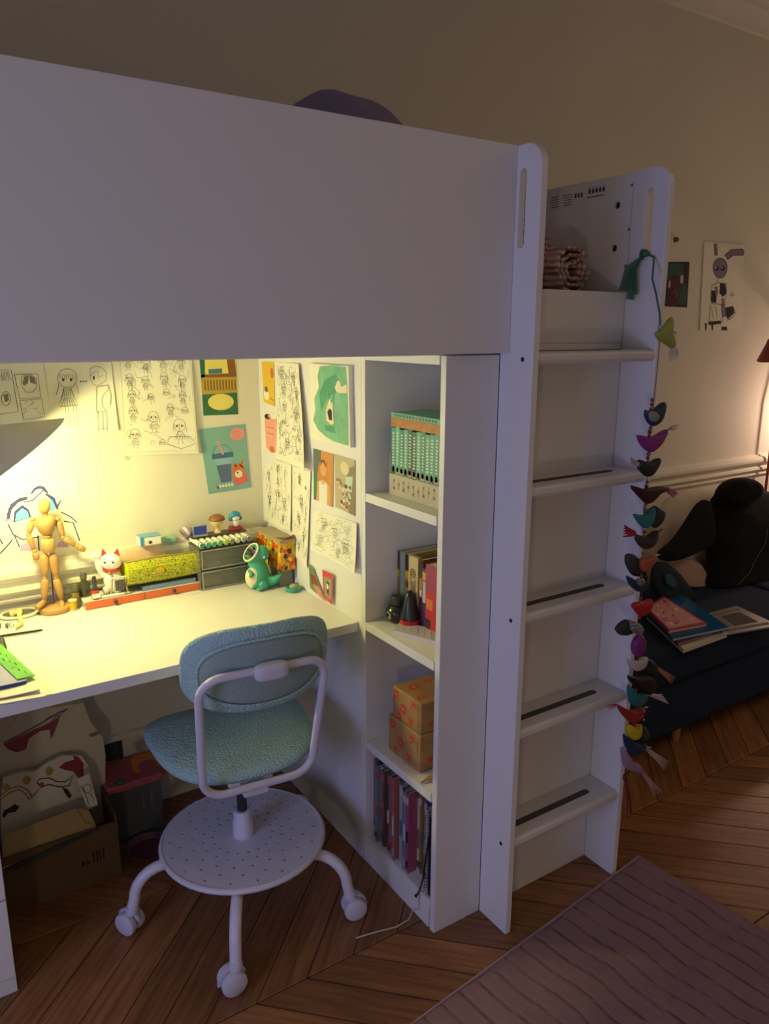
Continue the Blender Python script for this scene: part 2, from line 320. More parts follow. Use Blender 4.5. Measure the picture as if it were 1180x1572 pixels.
for z in (.26, .55, .84, 1.13, 1.416):
    m = MB(); pr = [(-.0005, z), (-.088, z)]+[(-.088-.011*math.sin(R(a)), z-.011+.011*math.cos(R(a))) for a in range(15, 91, 15)]+[(-.099, z-.018), (-.094, z-.026), (-.0005, z-.026)]
    m.prism([(XS+T+.0005, y, zz) for y, zz in pr], (XR-XS-T-.001, 0, 0)); s = m.build('ladder_step', M('ddd6ce', .28), bed, ang=25)
    g = [(XS+T+.022+.009*(1-math.cos(R(a))) - (.009), -.052+.009*math.sin(R(a))) for a in (-90, -60, -30, 0, 30, 60, 90)]
    pts = [(XR-.075+.009*math.cos(R(a)), -.052+.009*math.sin(R(a))) for a in range(-90, 91, 30)]+[(XS+T+.025-.009*math.cos(R(a)), -.052-.009*math.sin(R(a))) for a in range(-90, 91, 30)]
    m = MB(); m.prism([(x, y, z-.001) for x, y in pts], (0, 0, .0022)); m.build('grip_strip', GRIP, s, smooth=False, label='dark grey rubber grip strip')
# mattress + bedding
m = MB(); m.box(-1.72, .50, .05, .90, 1.432, 1.53); tag(m.build('mattress', M('d9d2cc', .9), bev=.02), 'pale mattress lying inside the raised bed behind the guard', 'mattress')
def cloth(hexc, **k): return M(hexc, .92, bump=.5, bscale=300, **k)
def gingham():
    m = bpy.data.materials.new('gingham'); m.use_nodes = True; nt = m.node_tree; N = nt.nodes; L = nt.links; b = N['Principled BSDF']; b.inputs['Roughness'].default_value = .95
    tc = N.new('ShaderNodeTexCoord'); ch = []
    for ax, rot in (('X', 0), ('Z', 0)):
        wv = N.new('ShaderNodeTexWave'); wv.bands_direction = ax; wv.inputs['Scale'].default_value = 22; wv.inputs['Distortion'].default_value = 1.2; wv.inputs['Detail Scale'].default_value = .6; L.new(tc.outputs['Object'], wv.inputs['Vector']); ch.append(wv)
    ad = N.new('ShaderNodeMath'); ad.operation = 'ADD'; L.new(ch[0].outputs['Fac'], ad.inputs[0]); L.new(ch[1].outputs['Fac'], ad.inputs[1])
    r = N.new('ShaderNodeValToRGB'); r.color_ramp.interpolation = 'LINEAR'; r.color_ramp.elements[0].position = .15; r.color_ramp.elements[0].color = (*lin('ecd0c0'), 1); r.color_ramp.elements[1].position = .85; r.color_ramp.elements[1].color = (*lin('a06660'), 1)
    sc2 = N.new('ShaderNodeMath'); sc2.operation = 'MULTIPLY'; sc2.inputs[1].default_value = .5; L.new(ad.outputs[0], sc2.inputs[0]); L.new(sc2.outputs[0], r.inputs[0]); L.new(r.outputs[0], b.inputs['Base Color']); return m
def lump(name, mat, c, r, seed, amp=.12, n=36, mm=22, f=3., rot=None, flat=None):   # soft folded cloth heap
    rnd = random.Random(seed); ph = [(rnd.uniform(0, 6.28), rnd.uniform(.6, 1.4)*f, rnd.uniform(-f, f)) for _ in range(7)]
    mb = MB(); mb.ell((0, 0, 0), 1, None, n, mm)
    for i, v in enumerate(mb.v):
        d = v.normalized(); az = math.atan2(d.y, d.x); el = math.asin(max(-1, min(1, d.z)))
        k = 1+amp*sum(math.sin(p+round(a)*az+b*2*el) for p, a, b in ph)/2.5*math.cos(el)
        v = Vector((d.x*r[0]*k, d.y*r[1]*k, d.z*r[2]*k))
        if rot: v = rot @ v
        v = v+Vector(c)
        if flat is not None and v.z < flat: v.z = flat
        mb.v[i] = v
    return mb.build(name, mat, ang=80)
GG = gingham()
rb = thing('rolled_blanket', 'pink and cream gingham blanket rolled up at the foot of the bed above the ladder', 'blanket', (.4, .2, 1.54))
m = MB(); sp = []
for i in range(58):
    a = i*.33; rr = .060-.0008*i; sp.append((.445+rr*math.cos(-a)*1.0, 1.603+rr*1.08*math.sin(-a)))
nn = len(sp); ys = [.085, .10, .16, .24, .30]
vs = [(x+.006*math.sin(q*3+y*40), y+.006*math.sin(q*.7), z+.004*math.sin(q*1.7+y*60)) for j, y in enumerate(ys) for q, (x, z) in enumerate(sp)]
m.add(vs, [(j*nn+i, j*nn+i+1, (j+1)*nn+i+1, (j+1)*nn+i) for j in range(len(ys)-1) for i in range(nn-1)])
o = m.build('rolled_layers', GG, rb, world=True, ang=180); md = o.modifiers.new('s', 'SOLIDIFY'); md.thickness = .007
lp = lump('loose_fold', GG, (.385, .24, 1.62), (.075, .11, .115), 5, .2, flat=1.532); lp.parent = rb; lp.matrix_parent_inverse = Matrix.Translation((-.4, -.2, -1.54))
tag(lump('bundled_blanket', M('9c7068', .95, noise=.4, nscale=40, bump=.4), (.44, .43, 1.575), (.055, .09, .05), 8, .25, flat=1.532), 'brownish pink cloth bundle behind the rolled gingham blanket', 'blanket')
tag(lump('duvet', cloth('8c7fa0'), (-.06, .34, 1.765), (.195, .20, .20), 11, .07, n=48, f=3, flat=1.534, rot=Matrix.Rotation(R(9), 3, 'Y')), 'lilac duvet heaped above the top edge of the guard panel', 'duvet')

# ================================================================ BOOKCASE under the bed
bc = thing('bookcase', 'tall white open bookcase facing the desk under the right end of the bed', 'bookcase', (0, 0, 0))
BD, BW = .30, .336
def bp(name, *a, **k): return Bx(*a).build(name, WHITE, bc, smooth=False, bev=.001, **k)
bp('side_panel', 0, XS-.0005, .0, T, 0, 1.4075); bp('side_panel', XS, BD, T-.001, T+.006, 0, 1.4075); bp('side_panel', 0, BD, BW-T, BW, 0, 1.4075)
bp('back_panel', BD-.006, BD, T+.006, BW-T, 0, 1.4075)
for z in (1.0616, .7178, .3754): bp('shelf', .0005, BD-.006, T+.0062, BW-T-.0002, z-.022, z)
bp('top_board', .0005, BD-.006, T+.0062, BW-T-.0002, 1.388, 1.4075); bp('bottom_board', .004, BD-.006, T+.0062, BW-T-.0002, .058, .077); bp('plinth', .0008, .016, T+.0062, BW-T-.0002, .0, .0578)

# ================================================================ DESK
dk = thing('desk', 'long white desk built in under the loft bed', 'desk', (0, 0, 0)); ZD = .7069
def dp(name, *a, **k): return Bx(*a).build(name, WHITE, dk, smooth=False, bev=.001, **k)
dp('desktop', -1.70, -.0005, .352, .9055, ZD-.026, ZD); dp('side_panel', 0, .016, BW+.0005, .9055, 0, 1.4075)
dp('side_panel', 0, .016, .906, .936, .845, 1.4075)
dr = thing('drawer_unit', 'white drawer unit standing under the left end of the desk', 'drawer unit', (-1.1, .6, 0))
def dq(name, *a, **k): return Bx(*a).build(name, WHITE, dr, smooth=False, bev=.0015, world=True, **k)
body = dq('body', -1.30, -.8905, .378, .88, .0, ZD-.0265)
for z0, z1 in ((.055, .25), (.256, .46), (.466, .67)):
    f = dq('drawer', -1.298, -.892, .3605, .3778, z0, z1); 
tag(bpy.context.scene.objects[dr.name], dr['label'], 'drawer unit')

# ================================================================ SWIVEL CHAIR
CX, CY = -.342, .365
TEAL = M('abcccb', .95, noise=.06, nscale=300, bump=1.0, bscale=170, kind='mesh'); TEALB = M('98aca8', .9, bump=.5, bscale=260, kind='mesh'); CHW = M('dfdcea', .35); CHP = M('d5d2e2', .4)
ch = thing('swivel_chair', 'pale turquoise child desk chair with white tube frame and perforated foot plate', 'chair', (CX, CY, 0), 0)
rg = [circ(0, 0, .021, 16)]
for i in range(18):
    a0 = 2*PI*i/18; 
    for j, rr in enumerate((.075, .10, .127, .155, .182)):
        a = a0+(.10 if j % 2 else -.04)*(1.2 if j < 4 else 1); rg.append(circ(rr*math.cos(a), rr*math.sin(a), .0045, 7))
fp = plate('foot_plate', circ(0, 0, .203, 64), rg, lambda a, b, t: (a, b, .190+t), .006, CHW, ch)
m = MB(); m.tube([(.203*math.cos(a*2*PI/48), .203*math.sin(a*2*PI/48), .190) for a in range(48)], .0075, 8, closed=True); m.build('rim', CHW, fp)
def caster(a, R_=.285):
    d = Vector((math.cos(a), math.sin(a), 0)); q = Vector((-d.y, d.x, 0)); z = Vector((0, 0, 1))
    pts = [d*.03+z*.165, d*.12+z*.168, d*.20+z*.168] + [d*(.20+.075*math.sin(R(t)))+z*(.168-.075+.075*math.cos(R(t))) for t in range(15, 91, 15)]+[d*R_+z*.068, d*R_+z*.06]
    pts[-2] = d*.279+z*.08; pts[-1] = d*.281+z*.056
    l = MB().tube(pts, .0138, 14).build('leg', CHW, ch)
    c = d*.283+z*0; sw = Matrix.Rotation(a*2.3, 3, 'Z'); wx = sw @ Vector((1, 0, 0)); wy = sw @ Vector((0, 1, 0)); off = wy*.010
    Mw = lambda o_: Matrix.Translation(c+off+z*.030+o_) @ Matrix((( wy.x, 0, wx.x, 0), (wy.y, 0, wx.y, 0), (0, 1, 0, 0), (0, 0, 0, 1)))
    m = MB()
    for s_ in (-1, 1): m.lathe([(0, -.011), (.022, -.011), (.0285, -.007), (.030, 0), (.0285, .007), (.022, .011), (0, .011)], 20, Mw(wx*.0145*s_))
    cs = m.build('caster', CHP, l)
    m = MB(); m.lathe([(0, .0), (.015, 0), (.016, .012), (.0135, .018), (0, .018)], 16, Matrix.Translation(c+z*.056))
    hood = [c+off+z*.030+(wy*math.cos(R(t))+z*math.sin(R(t)))*.0345 for t in range(-5, 166, 12)]
    m.prism([p-wx*.0036 for p in hood], wx*.0072); m.build('caster_hood', CHP, l)
for i in range(5): caster(R(-119.6+72*i+2))
m = MB(); m.lathe([(0, .17), (.024, .17), (.026, .198), (.026, .235), (.0225, .24), (.0225, .262), (.02, .268), (0, .268)], 24); m.build('lower_column', CHW, ch)
m = MB(); m.lathe([(0, .26), (.0125, .26), (.0125, .40), (0, .40)], 18); m.build('gas_spring', M('3c3c44', .35, .5), ch, label='dark gas spring')
SR = R(-6); sr = Matrix.Rotation(SR, 4, 'Z')
m = MB(); m.box(-.055, .055, -.09, .10, .395, .407, 0, sr); m.box(-.03, .03, -.13, -.06, .385, .402, 0, sr); m.lathe([(0, .36), (.02, .36), (.026, .396), (0, .396)], 18); m.build('mechanism', CHW, ch, bev=.002)
m = MB(); m.tube([sr @ Vector(p) for p in ((.05, .02, .40), (.14, .03, .398), (.165, .035, .40))], .005, 8); m.build('height_lever', CHP, ch)
# seat cushion: rounded superellipse, slightly waterfall at the front
def cushion(rx, ry, rz, e, n=48, m_=20, fn=None):
    mb = MB(); vs = []; fs = []
    for i in range(m_+1):
        th = PI*i/m_; s_ = max(math.sin(th), 1e-4)**.55; h = math.cos(th); h = math.copysign(abs(h)**.9, h)
        for j in range(n):
            ph = 2*PI*j/n; c_, t_ = math.cos(ph), math.sin(ph); k = (abs(c_)**e+abs(t_)**e)**(-1/e)
            p = Vector((rx*s_*k*c_, ry*s_*k*t_, rz*h)); vs.append(fn(p) if fn else p)
    for i in range(m_):
        for j in range(n): fs.append((i*n+j, (i+1)*n+j, (i+1)*n+(j+1) % n, i*n+(j+1) % n))
    fs += [tuple(range(n)), tuple(range(m_*n, m_*n+n))[::-1]]
    return mb.add(vs, fs)
def seatf(p):
    p = Vector(p); p.x *= 1+.10*(p.y/.2) ; p.z += .010*(p.x/.2)**2-.02*max(0, p.y-.08)/.12
    return sr @ (p+Vector((.004, .075, .437)))
st = cushion(.205, .205, .032, 3.0, fn=seatf).build('seat', TEAL, ch, ang=70)
# backrest pad: 0.38 wide, leaning back, curved round the sitter
def backf(off, th=0):
    def f(p):
        x, zz, y = p.x, p.y, p.z
        y = y*1.0 - .9*x*x*-1 ; q = Vector((x+.012, -.205-.06*(zz)/.1*.25+x*x*1.1+y+off, .735+zz))
        q.z += .0
        return sr @ q
    return f
cushion(.174, .108, .020, 3.0, fn=backf(.016)).build('backrest', TEAL, ch, ang=70)
m = cushion(.142, .076, .008, 2.5, fn=backf(-.006)); m.build('backrest_cover', TEALB, ch, ang=70, label='grey green woven rear panel of the backrest')
m = MB(); ring_ = [backf(-.008)(Vector((.146*math.copysign(abs(math.cos(a))**(2/2.5), math.cos(a)), .081*math.copysign(abs(math.sin(a))**(2/2.5), math.sin(a)), 0))) for a in [2*PI*i/40 for i in range(40)]]
m.tube(ring_, .0035, 6, closed=True).build('piping', TEAL, ch)
hp = []
def hq(x, z): t = (z-.40)/.36; return sr @ Vector((x+.002, -.150-.085*t+x*x*.6, z))
W_ = .133; r0 = .05
cs4 = [(-W_-.0, .415+r0, 180, 270, -1), ]
pts = []
for cx_, cz_, a0 in ((W_-r0+.01, .748-r0, 90), (-W_+r0-.01, .748-r0, 180), (-W_+r0, .425+r0, 270), (W_-r0, .425+r0, 0)):
    seq = range(0, 91, 15)
    for t in seq:
        a = R(a0-90+t) if False else R({90: 0, 180: 90, 270: 180, 0: 270}[a0]+t); pts.append(hq(cx_+r0*math.cos(a), cz_+r0*math.sin(a)))
MB().tube(pts, .0095, 12, closed=True).build('back_frame', CHP, ch, ang=80, label='white bent steel tube hoop')
m = cushion(.038, .020, .017, 4, fn=lambda p: sr @ Vector((p.x+.01, -.240+p.z, .748+p.y))); m.build('frame_clamp', CHP, ch)
ORD = ['first', 'second', 'third', 'fourth', 'fifth', 'sixth', 'seventh', 'eighth', 'ninth', 'tenth', 'eleventh', 'twelfth', 'thirteenth', 'fourteenth', 'fifteenth', 'sixteenth', 'seventeenth', 'eighteenth', 'nineteenth', 'twentieth', 'twenty-first', 'twenty-second', 'twenty-third', 'twenty-fourth']
# ================================================================ RUG (carved pile)
RUGM = M('907074', .97, noise=.28, nscale=7, bump=.9, bscale=420)
rx, ry = .655, -.096; ang_ = math.atan2(.09, .864); ru = Vector((-math.cos(ang_), -math.sin(ang_), 0)); rv = Vector((math.sin(ang_), -math.cos(ang_), 0))
m = MB(); NU, NV = 330, 150; LU, LV = 1.75, 1.25; vs = []
def rugz(u, v):
    e = min(u, v, LU-u, LV-v); g = u+.007*math.sin(v*13)+.004*math.sin(v*37+1)+.045*v
    k = abs(((g/.052) % 1)-.5)*2; ridge = max(0, 1-(1-k)*7)
    g2 = v+.02*math.sin(u*9); k2 = abs(((g2/.31) % 1)-.5)*2; r2 = max(0, 1-(1-k2)*18)
    return .013*min(1, e/.006+.15)-.008*max(ridge, r2*.7)
for j in range(NV+1):
    for i in range(NU+1):
        u, v = LU*i/NU, LV*j/NV; p = Vector((rx, ry, 0))+ru*u+rv*v; vs.append((p.x, p.y, .0005+rugz(u, v)))
m.add(vs, [(j*(NU+1)+i, j*(NU+1)+i+1, (j+1)*(NU+1)+i+1, (j+1)*(NU+1)+i) for j in range(NV) for i in range(NU)])
m.hexa([Vector((rx, ry, .0003))+ru*a+rv*b for a, b in ((0, 0), (LU, 0), (LU, LV), (0, LV))], [Vector((rx, ry, .002))+ru*a+rv*b for a, b in ((0, 0), (LU, 0), (LU, LV), (0, LV))])
rug = thing('rug', 'mauve pile rug with carved wavy lines lying in front of the ladder', 'rug', (rx, ry, 0))
m.build('pile', RUGM, rug, world=True, ang=180)
MB().tube([Vector((rx, ry, .006))+ru*a+rv*b for a, b in ((0, 0), (LU, 0), (LU, LV), (0, LV))], .0045, 6, closed=True).build('bound_edge', M('a98c90', .9), rug, world=True)

# ================================================================ SOFA with what lies on it
NAVY = M('10223a', 1, bump=.5, bscale=350); SZ = .40
sf = thing('sofa', 'dark navy low sofa standing against the back wall beyond the ladder', 'sofa', (2.0, .55, 0))
def sp_(name, *a, **k): return Bx(*a).build(name, k.pop('mat', NAVY), sf, world=True, bev=k.pop('bev', .012), **k)
sp_('base', 1.03, 3.1, .215, .875, .075, .27); sp_('seat_cushion', 1.02, 2.05, .20, .87, .272, SZ, bev=.025); sp_('seat_cushion', 2.056, 3.1, .20, .87, .272, SZ, bev=.025)
for x, y in ((1.30, .26), (3.0, .26), (1.1, .85), (3.0, .85), (2.2, .26)): MB().lathe([(0, 0), (.012, 0), (.018, .0748), (0, .0748)], 14, Matrix.Translation((x, y, 0))).build('leg', M('b58a55', .5), sf, world=True)
SOFT = ['sofa']
def soft(name, label, cat, ring, nrm, t, mat, jit=.004, seed=1, sub=1, parent=None, world=False):
    mb = MB().pillow(ring, nrm, t, 0, ((1, .0), (.95, .4), (.84, .72), (.62, .93), (.35, 1.0)), jit, seed)
    if 'sofa' in SOFT: mb.v = [Vector((v.x, v.y, max(v.z, SZ+.002))) for v in mb.v]
    o = mb.build(name, mat, parent, weld=True, ang=180, sub=sub, world=world)
    if label: tag(o, label, cat)
    return o
def px(pts, y): return [Yp(u, v, y) for u, v in pts]
def tiltpx(pts, y0, z0, k):      # points on a plane leaning back: y = y0 + k (z - z0)
    out = []
    for u, v in pts:
        d = ray(u, v); t = (y0-CAM.y+k*(CAM.z-z0))/(d.y-k*d.z); out.append(CAM+d*t)
    return out
soft('cream_pillow', 'large cream pillow leaning on the wall behind the black jacket', 'pillow', tiltpx([(985, 905), (1000, 820), (1016, 760), (1050, 750), (1100, 746), (1140, 750), (1175, 760), (1190, 840), (1180, 905), (1085, 925), (1010, 920)], .72, .42, .25), (0, -1, .25), .12, M('d6c8b0', .95, bump=.5, bscale=60), .006)
soft('pink_cushion', 'small dusty pink cushion between the black jacket and the dark teal bag', 'cushion', tiltpx([(1018, 868), (1045, 850), (1078, 862), (1086, 895), (1092, 930), (1066, 925), (1040, 905)], .60, .42, .2), (0, -1, .2), .06, M('c0a08c', .95, bump=.4), .004, 2)
DT = M('12262c', .8, bump=.3)
tb = thing('patterned_bag', 'dark teal patterned fabric bag slumped beneath the black jacket', 'bag', tuple(tiltpx([(1040, 940)], .5, .42, .2)[0]))
soft('body', None, None, tiltpx([(995, 862), (1020, 858), (1042, 880), (1058, 905), (1070, 928), (1060, 944), (1020, 940), (1002, 915)], .52, .42, .2), (0, -1, .2), .06, DT, .003, 3, parent=tb, world=True)
soft('patch', None, None, tiltpx([(1018, 884), (1026, 876), (1036, 888), (1042, 902), (1030, 904), (1022, 897)], .485, .42, .2), (0, -1, .2), .012, M('2f5563', .8), 0, 4, parent=tb, world=True)
m = MB()
for i in range(7): a, b = tiltpx([(1040+i*4, 915+i*1.2), (1036+i*4.5, 930+i)], .478, .42, .2); m.tube([a, (a+b)/2+Vector((0, -.004, 0)), b], .003, 6)
m.build('fringe', M('2f5a60', .8), tb, world=True, label='short teal fringe strips')
JK = M('060608', 1, bump=1, bscale=22)
jk = thing('black_jacket', 'black hooded jacket thrown over the pillow on the sofa', 'jacket', tuple(Yp(1120, 900, .62)))
soft('jacket_body', None, None, tiltpx([(1098, 752), (1112, 742), (1180, 752), (1230, 770), (1240, 860), (1236, 935), (1170, 945), (1110, 935), (1076, 925), (1090, 880), (1092, 850), (1086, 810)], .56, .41, .3), (0, -1, .3), .16, JK, .012, 5, parent=jk, world=True)
soft('hood', None, None, tiltpx([(1100, 772), (1106, 748), (1118, 735), (1134, 731), (1152, 738), (1165, 750), (1160, 770), (1130, 782)], .50, .41, .3), (0, -1, .3), .13, JK, .008, 6, parent=jk, world=True)
soft('sleeve', None, None, tiltpx([(1098, 800), (1092, 772), (1084, 764), (1072, 768), (1062, 785), (1045, 812), (1024, 838), (1006, 846), (1006, 862), (1036, 864), (1062, 854), (1084, 842), (1098, 838)], .50, .41, .3), (0, -1, .3), .05, JK, .006, 7, parent=jk, world=True)
MB().tube(tiltpx([(1178, 812), (1174, 835), (1158, 862), (1150, 880), (1132, 898)], .475, .41, .3), .0016, 6).build('drawcord', M('6a6460', .7), jk, world=True, label='thin grey drawcord')
def slab(name, quad, z0, th, mats, label, cat, parent=None, top=None, cover=None, group=None):
    b = [Vector((p.x, p.y, z0)) for p in quad]; t = [p+Vector((0, 0, th)) for p in b]
    if parent is None: o = thing(name, label, cat, tuple((b[0]+b[2])/2), 0, group)
    else: o = parent
    return o, b, t
def zq(pts, z): return [Zp(u, v, z) for u, v in pts]
def flat_book(name, quad, z0, th, covc, label, cat='book', edge='e3dccb', spine_side=3, deco=None):
    b = [Vector((p.x, p.y, z0)) for p in quad]; c = sum(b, Vector())/4; o = thing(name, label, cat, (c.x, c.y, z0))
    k = min(.0015, th*.22); ins = [c+(p-c)*.975 for p in b]
    m = MB(); m.hexa([p+Vector((0, 0, k)) for p in ins], [p+Vector((0, 0, th-k)) for p in ins]); m.build('pages', M(edge, .9), o, smooth=False, world=True)
    m = MB(); m.hexa(b, [p+Vector((0, 0, k-.0001)) for p in b]); m.hexa([p+Vector((0, 0, th-k+.0001)) for p in b], [p+Vector((0, 0, th)) for p in b])
    s0, s1 = b[spine_side], b[(spine_side+1) % 4]; i0, i1 = ins[spine_side], ins[(spine_side+1) % 4]; up = Vector((0, 0, th))
    m.hexa([s0, s1, i1, i0], [s0+up, s1+up, i1+up, i0+up])
    cv = m.build('cover', covc if isinstance(covc, bpy.types.Material) else M(covc, .35), o, smooth=False, world=True)
    if deco:
        top = [p+Vector((0, 0, th+.0003)) for p in b]
        def uv(u, v, e=0): return (top[0]*(1-u)+top[1]*u)*(1-v)+(top[3]*(1-u)+top[2]*u)*v+Vector((0, 0, e))
        mm = MB(); deco(mm, uv); return o, mm
    return o
z = SZ+.0008
def paper_pile():
    q = zq([(998, 985), (1012, 895), (1100, 955), (1046, 1000)], z); return q
c0 = Vector((1.42, .34, 0))
def rot_rect(cx, cy, w_, h_, a): 
    u = Vector((math.cos(a), math.sin(a), 0))*w_/2; v = Vector((-math.sin(a), math.cos(a), 0))*h_/2; c = Vector((cx, cy, 0)); return [c-u-v, c+u-v, c+u+v, c-u+v]
q1 = zq([(1048, 1003), (1116, 978), (1050, 922), (992, 950)], z)
flat_book('paper_folder', [Vector((p.x, p.y, 0)) for p in q1], z, .012, 'cfc9b8', 'cream folder full of papers at the bottom of the stack on the sofa')
q2 = zq([(1040, 992), (1112, 968), (1050, 918), (988, 940)], z+.013)
flat_book('magazine', [Vector((p.x, p.y, 0)) for p in q2], z+.0128, .008, '6e2a30', 'dark red edged magazine sandwiched under the blue binder', 'magazine')
q3 = zq([(1032, 985), (1117, 967), (1045, 915), (985, 940)], z+.022)
flat_book('plastic_binder', [Vector((p.x, p.y, 0)) for p in q3], z+.0212, .012, M('1f5c8c', .12), 'shiny blue plastic binder under the pink comic on the sofa', 'binder', edge='c9d4dc')
q4 = zq([(1026, 972), (1085, 961), (1018, 918), (990, 936)], z+.036)
def decoA(mm, uv):
    rnd = random.Random(4)
    mm.add([uv(.06, .06), uv(.94, .06), uv(.94, .94), uv(.06, .94)], [(0, 1, 2, 3)], 0)
    for i in range(26):
        a, b = rnd.uniform(.08, .8), rnd.uniform(.08, .85); w_, h_ = rnd.uniform(.05, .16), rnd.uniform(.02, .1); mm.add([uv(a, b, .0002+i*1e-5), uv(a+w_, b+.03, .0002+i*1e-5), uv(a+w_*.8, b+h_, .0002+i*1e-5), uv(a-.02, b+h_*.7, .0002+i*1e-5)], [(0, 1, 2, 3)], 1+i % 3)
o, mm = flat_book('comic_book', [Vector((p.x, p.y, 0)) for p in q4], z+.0336, .012, 'b03a56', 'pink covered comic lying on top of the blue binder on the sofa', deco=decoA)
mm.build('cover_print', [M('d79a98', .4), M('f0d8d0', .4), M('93505c', .4), M('c76a78', .4)], o, smooth=False, world=True)
q5 = zq([(1112, 976), (1195, 962), (1130, 932), (1080, 945)], z)
def decoB(mm, uv):
    for a, b, w_, h_, k in ((.08, .08, .84, .1, 1), (.3, .25, .5, .5, 2), (.08, .25, .18, .5, 1), (.08, .82, .84, .08, 1)): mm.add([uv(a, b), uv(a+w_, b), uv(a+w_, b+h_), uv(a, b+h_)], [(0, 1, 2, 3)], k)
o, mm = flat_book('newspaper', [Vector((p.x, p.y, 0)) for p in q5], z, .006, '8d8680', 'folded grey newspaper lying beside the stack on the sofa', 'newspaper', deco=decoB)
mm.build('print', [PAPER, M('6c6663', .8), M('3c3a3a', .8)], o, smooth=False, world=True)
# red lamp at the right edge
RED = M('9c4530', .45)
lp_ = thing('red_lamp', 'red brown reading lamp with cone shade glowing at the right edge of the wall', 'lamp', (2.75, .893, 0))
tip = Yp(1190, 548, .74); axd = (Vector((.25, -.05, -1))).normalized()
qm = axd.to_track_quat('Z', 'Y').to_matrix().to_4x4()
m = MB(); m.lathe([(.018, -.06), (.024, -.06), (.03, -.045), (.075, .03), (.0735, .03), (.028, -.044), (.018, -.05)], 28, Matrix.Translation(Yp(1188, 540, .74)) @ qm); m.build('lamp_shade', RED, lp_, world=True)
pole = Yp(1181, 700, .893)
MB().tube([(pole.x, .893, .01), (pole.x, .893, 1.10), (pole.x+.10, .86, 1.38), tuple(Yp(1196, 512, .74))], .007, 10).build('pole', RED, lp_, world=True)
Bx(pole.x-.08, pole.x+.08, .88, .912, .0005, .012).build('base', RED, lp_, world=True)

# ================================================================ PICTURES ON THE BACK WALL (right)
WN = (0, -1, 0); WPL = lambda u, v: Yp(u, v, .9355)
PW = M('d8cbb4', .8)
s = Sheet(WPL, WN, [(1020, 402), (1058, 402), (1054, 472), (1014, 470)], [M('1c3038', .7), M('2e5a52', .7), M('571d33', .7), M('c9c0b4', .7), M('3a1830', .7)])
s.fuv([(0, 0), (1, 0), (1, 1), (0, 1)], 2); s.fuv([(.08, .05), (.95, .05), (.95, .9), (.5, .95), (.1, .5)], 3, .0001); s.fuv([(.75, .05), (.97, .05), (.97, .6), (.8, .4)], 6, .0002)
s.euv(.45, .5, .3, .22, 4, .0002); s.euv(.45, .78, .22, .2, 4, .0003); s.euv(.72, .38, .07, .1, 5, .0004); s.euv(.25, .5, .04, .09, 5, .0004); s.luv([(.4, .7), (.5, .6), (.55, .8), (.6, .66)], .002, 5); s.luv([(.5, .3), (.6, .05)], .003, 3)
s.done('small dark green and plum painted card taped to the wall beside the ladder', 'painted_card', 'picture')
s = Sheet(WPL, WN, [(1080, 372), (1142, 376), (1138, 505), (1073, 508)], [M('2b2530', .8), M('8d7790', .8), M('2b2531', .8), M('efe9dc', .8)], th=.003)
L = s.line; F_ = s.fill
F_([(1111, 392), (1120, 384), (1138, 382), (1141, 386), (1140, 392), (1124, 392), (1115, 399)], 3); L([(1111, 392), (1120, 384), (1138, 382), (1141, 386), (1140, 392), (1124, 392), (1115, 399)], .0028, 2)
F_([(1095, 374), (1098, 374), (1100, 392), (1096, 393)], 3); L([(1095, 374), (1096, 393)], .0028, 2); L([(1099, 374), (1100, 392)], .0028, 2)
hd = [(1104+11*math.cos(R(a)), 410+15*math.sin(R(a))*(1.15 if math.sin(R(a)) > 0 else .9)) for a in range(0, 360, 24)]; F_(hd, 3); L(hd+[hd[0]], .003, 2)
for cx, r_ in ((1099, 3.4), (1108, 3.6)): F_([(cx+r_*math.cos(R(a)), 412+r_*1.1*math.sin(R(a))) for a in range(0, 360, 45)], 4, .0002); F_([(cx-1+1.2*math.cos(R(a)), 411+1.2*math.sin(R(a))) for a in range(0, 360, 60)], 5, .0004)
L([(1100, 396), (1103, 393), (1106, 395), (1110, 394)], .003, 5)
L([(1100, 427), (1100, 434), (1092, 438), (1089, 455), (1091, 466), (1112, 468), (1114, 436), (1100, 434)], .0028, 2)
F_([(1104, 434), (1112, 436), (1114, 450), (1108, 456), (1103, 450)], 4, .0001); F_([(1091, 446), (1099, 446), (1098, 465), (1090, 464)], 4, .0001); F_([(1095, 440), (1100, 440), (1101, 452), (1097, 452)], 3, .0002)
L([(1089, 468), (1087, 492), (1095, 498), (1108, 494), (1106, 468)], .003, 2); F_([(1086, 494), (1106, 492), (1106, 497), (1086, 499)], 4, .0001)
for x in (1082, 1092): F_([(x-1.5, 496), (x+1.5, 496), (x+1, 507), (x-1, 507)], 4, .0003)
F_([(1112, 472), (1124, 470), (1126, 480), (1116, 490), (1111, 484)], 4, .0001); L([(1124, 472), (1128, 480), (1122, 488), (1114, 492)], .0028, 2); F_([(1106, 458), (1110, 458), (1113, 486), (1108, 488)], 3, .0002)
F_([(1105, 488), (1114, 486), (1114, 506), (1106, 507)], 5, .0003); F_([(1106, 502), (1114, 501), (1115, 507), (1106, 507)], 4, .0004); L([(1122+2.5*math.cos(R(a)), 452+2.5*math.sin(R(a))) for a in range(0, 361, 45)], .0022, 2); L([(1090, 472), (1094, 490)], .002, 2); L([(1097, 470), (1100, 490)], .002, 2)
s.done('ink drawing of a seated long-eared figure on a white sheet', 'ink_drawing', 'drawing')
h = MB(); h.lathe([(0, 0), (.012, 0), (.008, .014), (.0, .016)], 10, Matrix.Translation(Yp(1036, 368, .9362)) @ Matrix.Rotation(PI/2, 4, 'X')); tag(h.build('wall_hook', M('6b5f52', .6)), 'small dark hook in the wall above the painted card', 'hook')

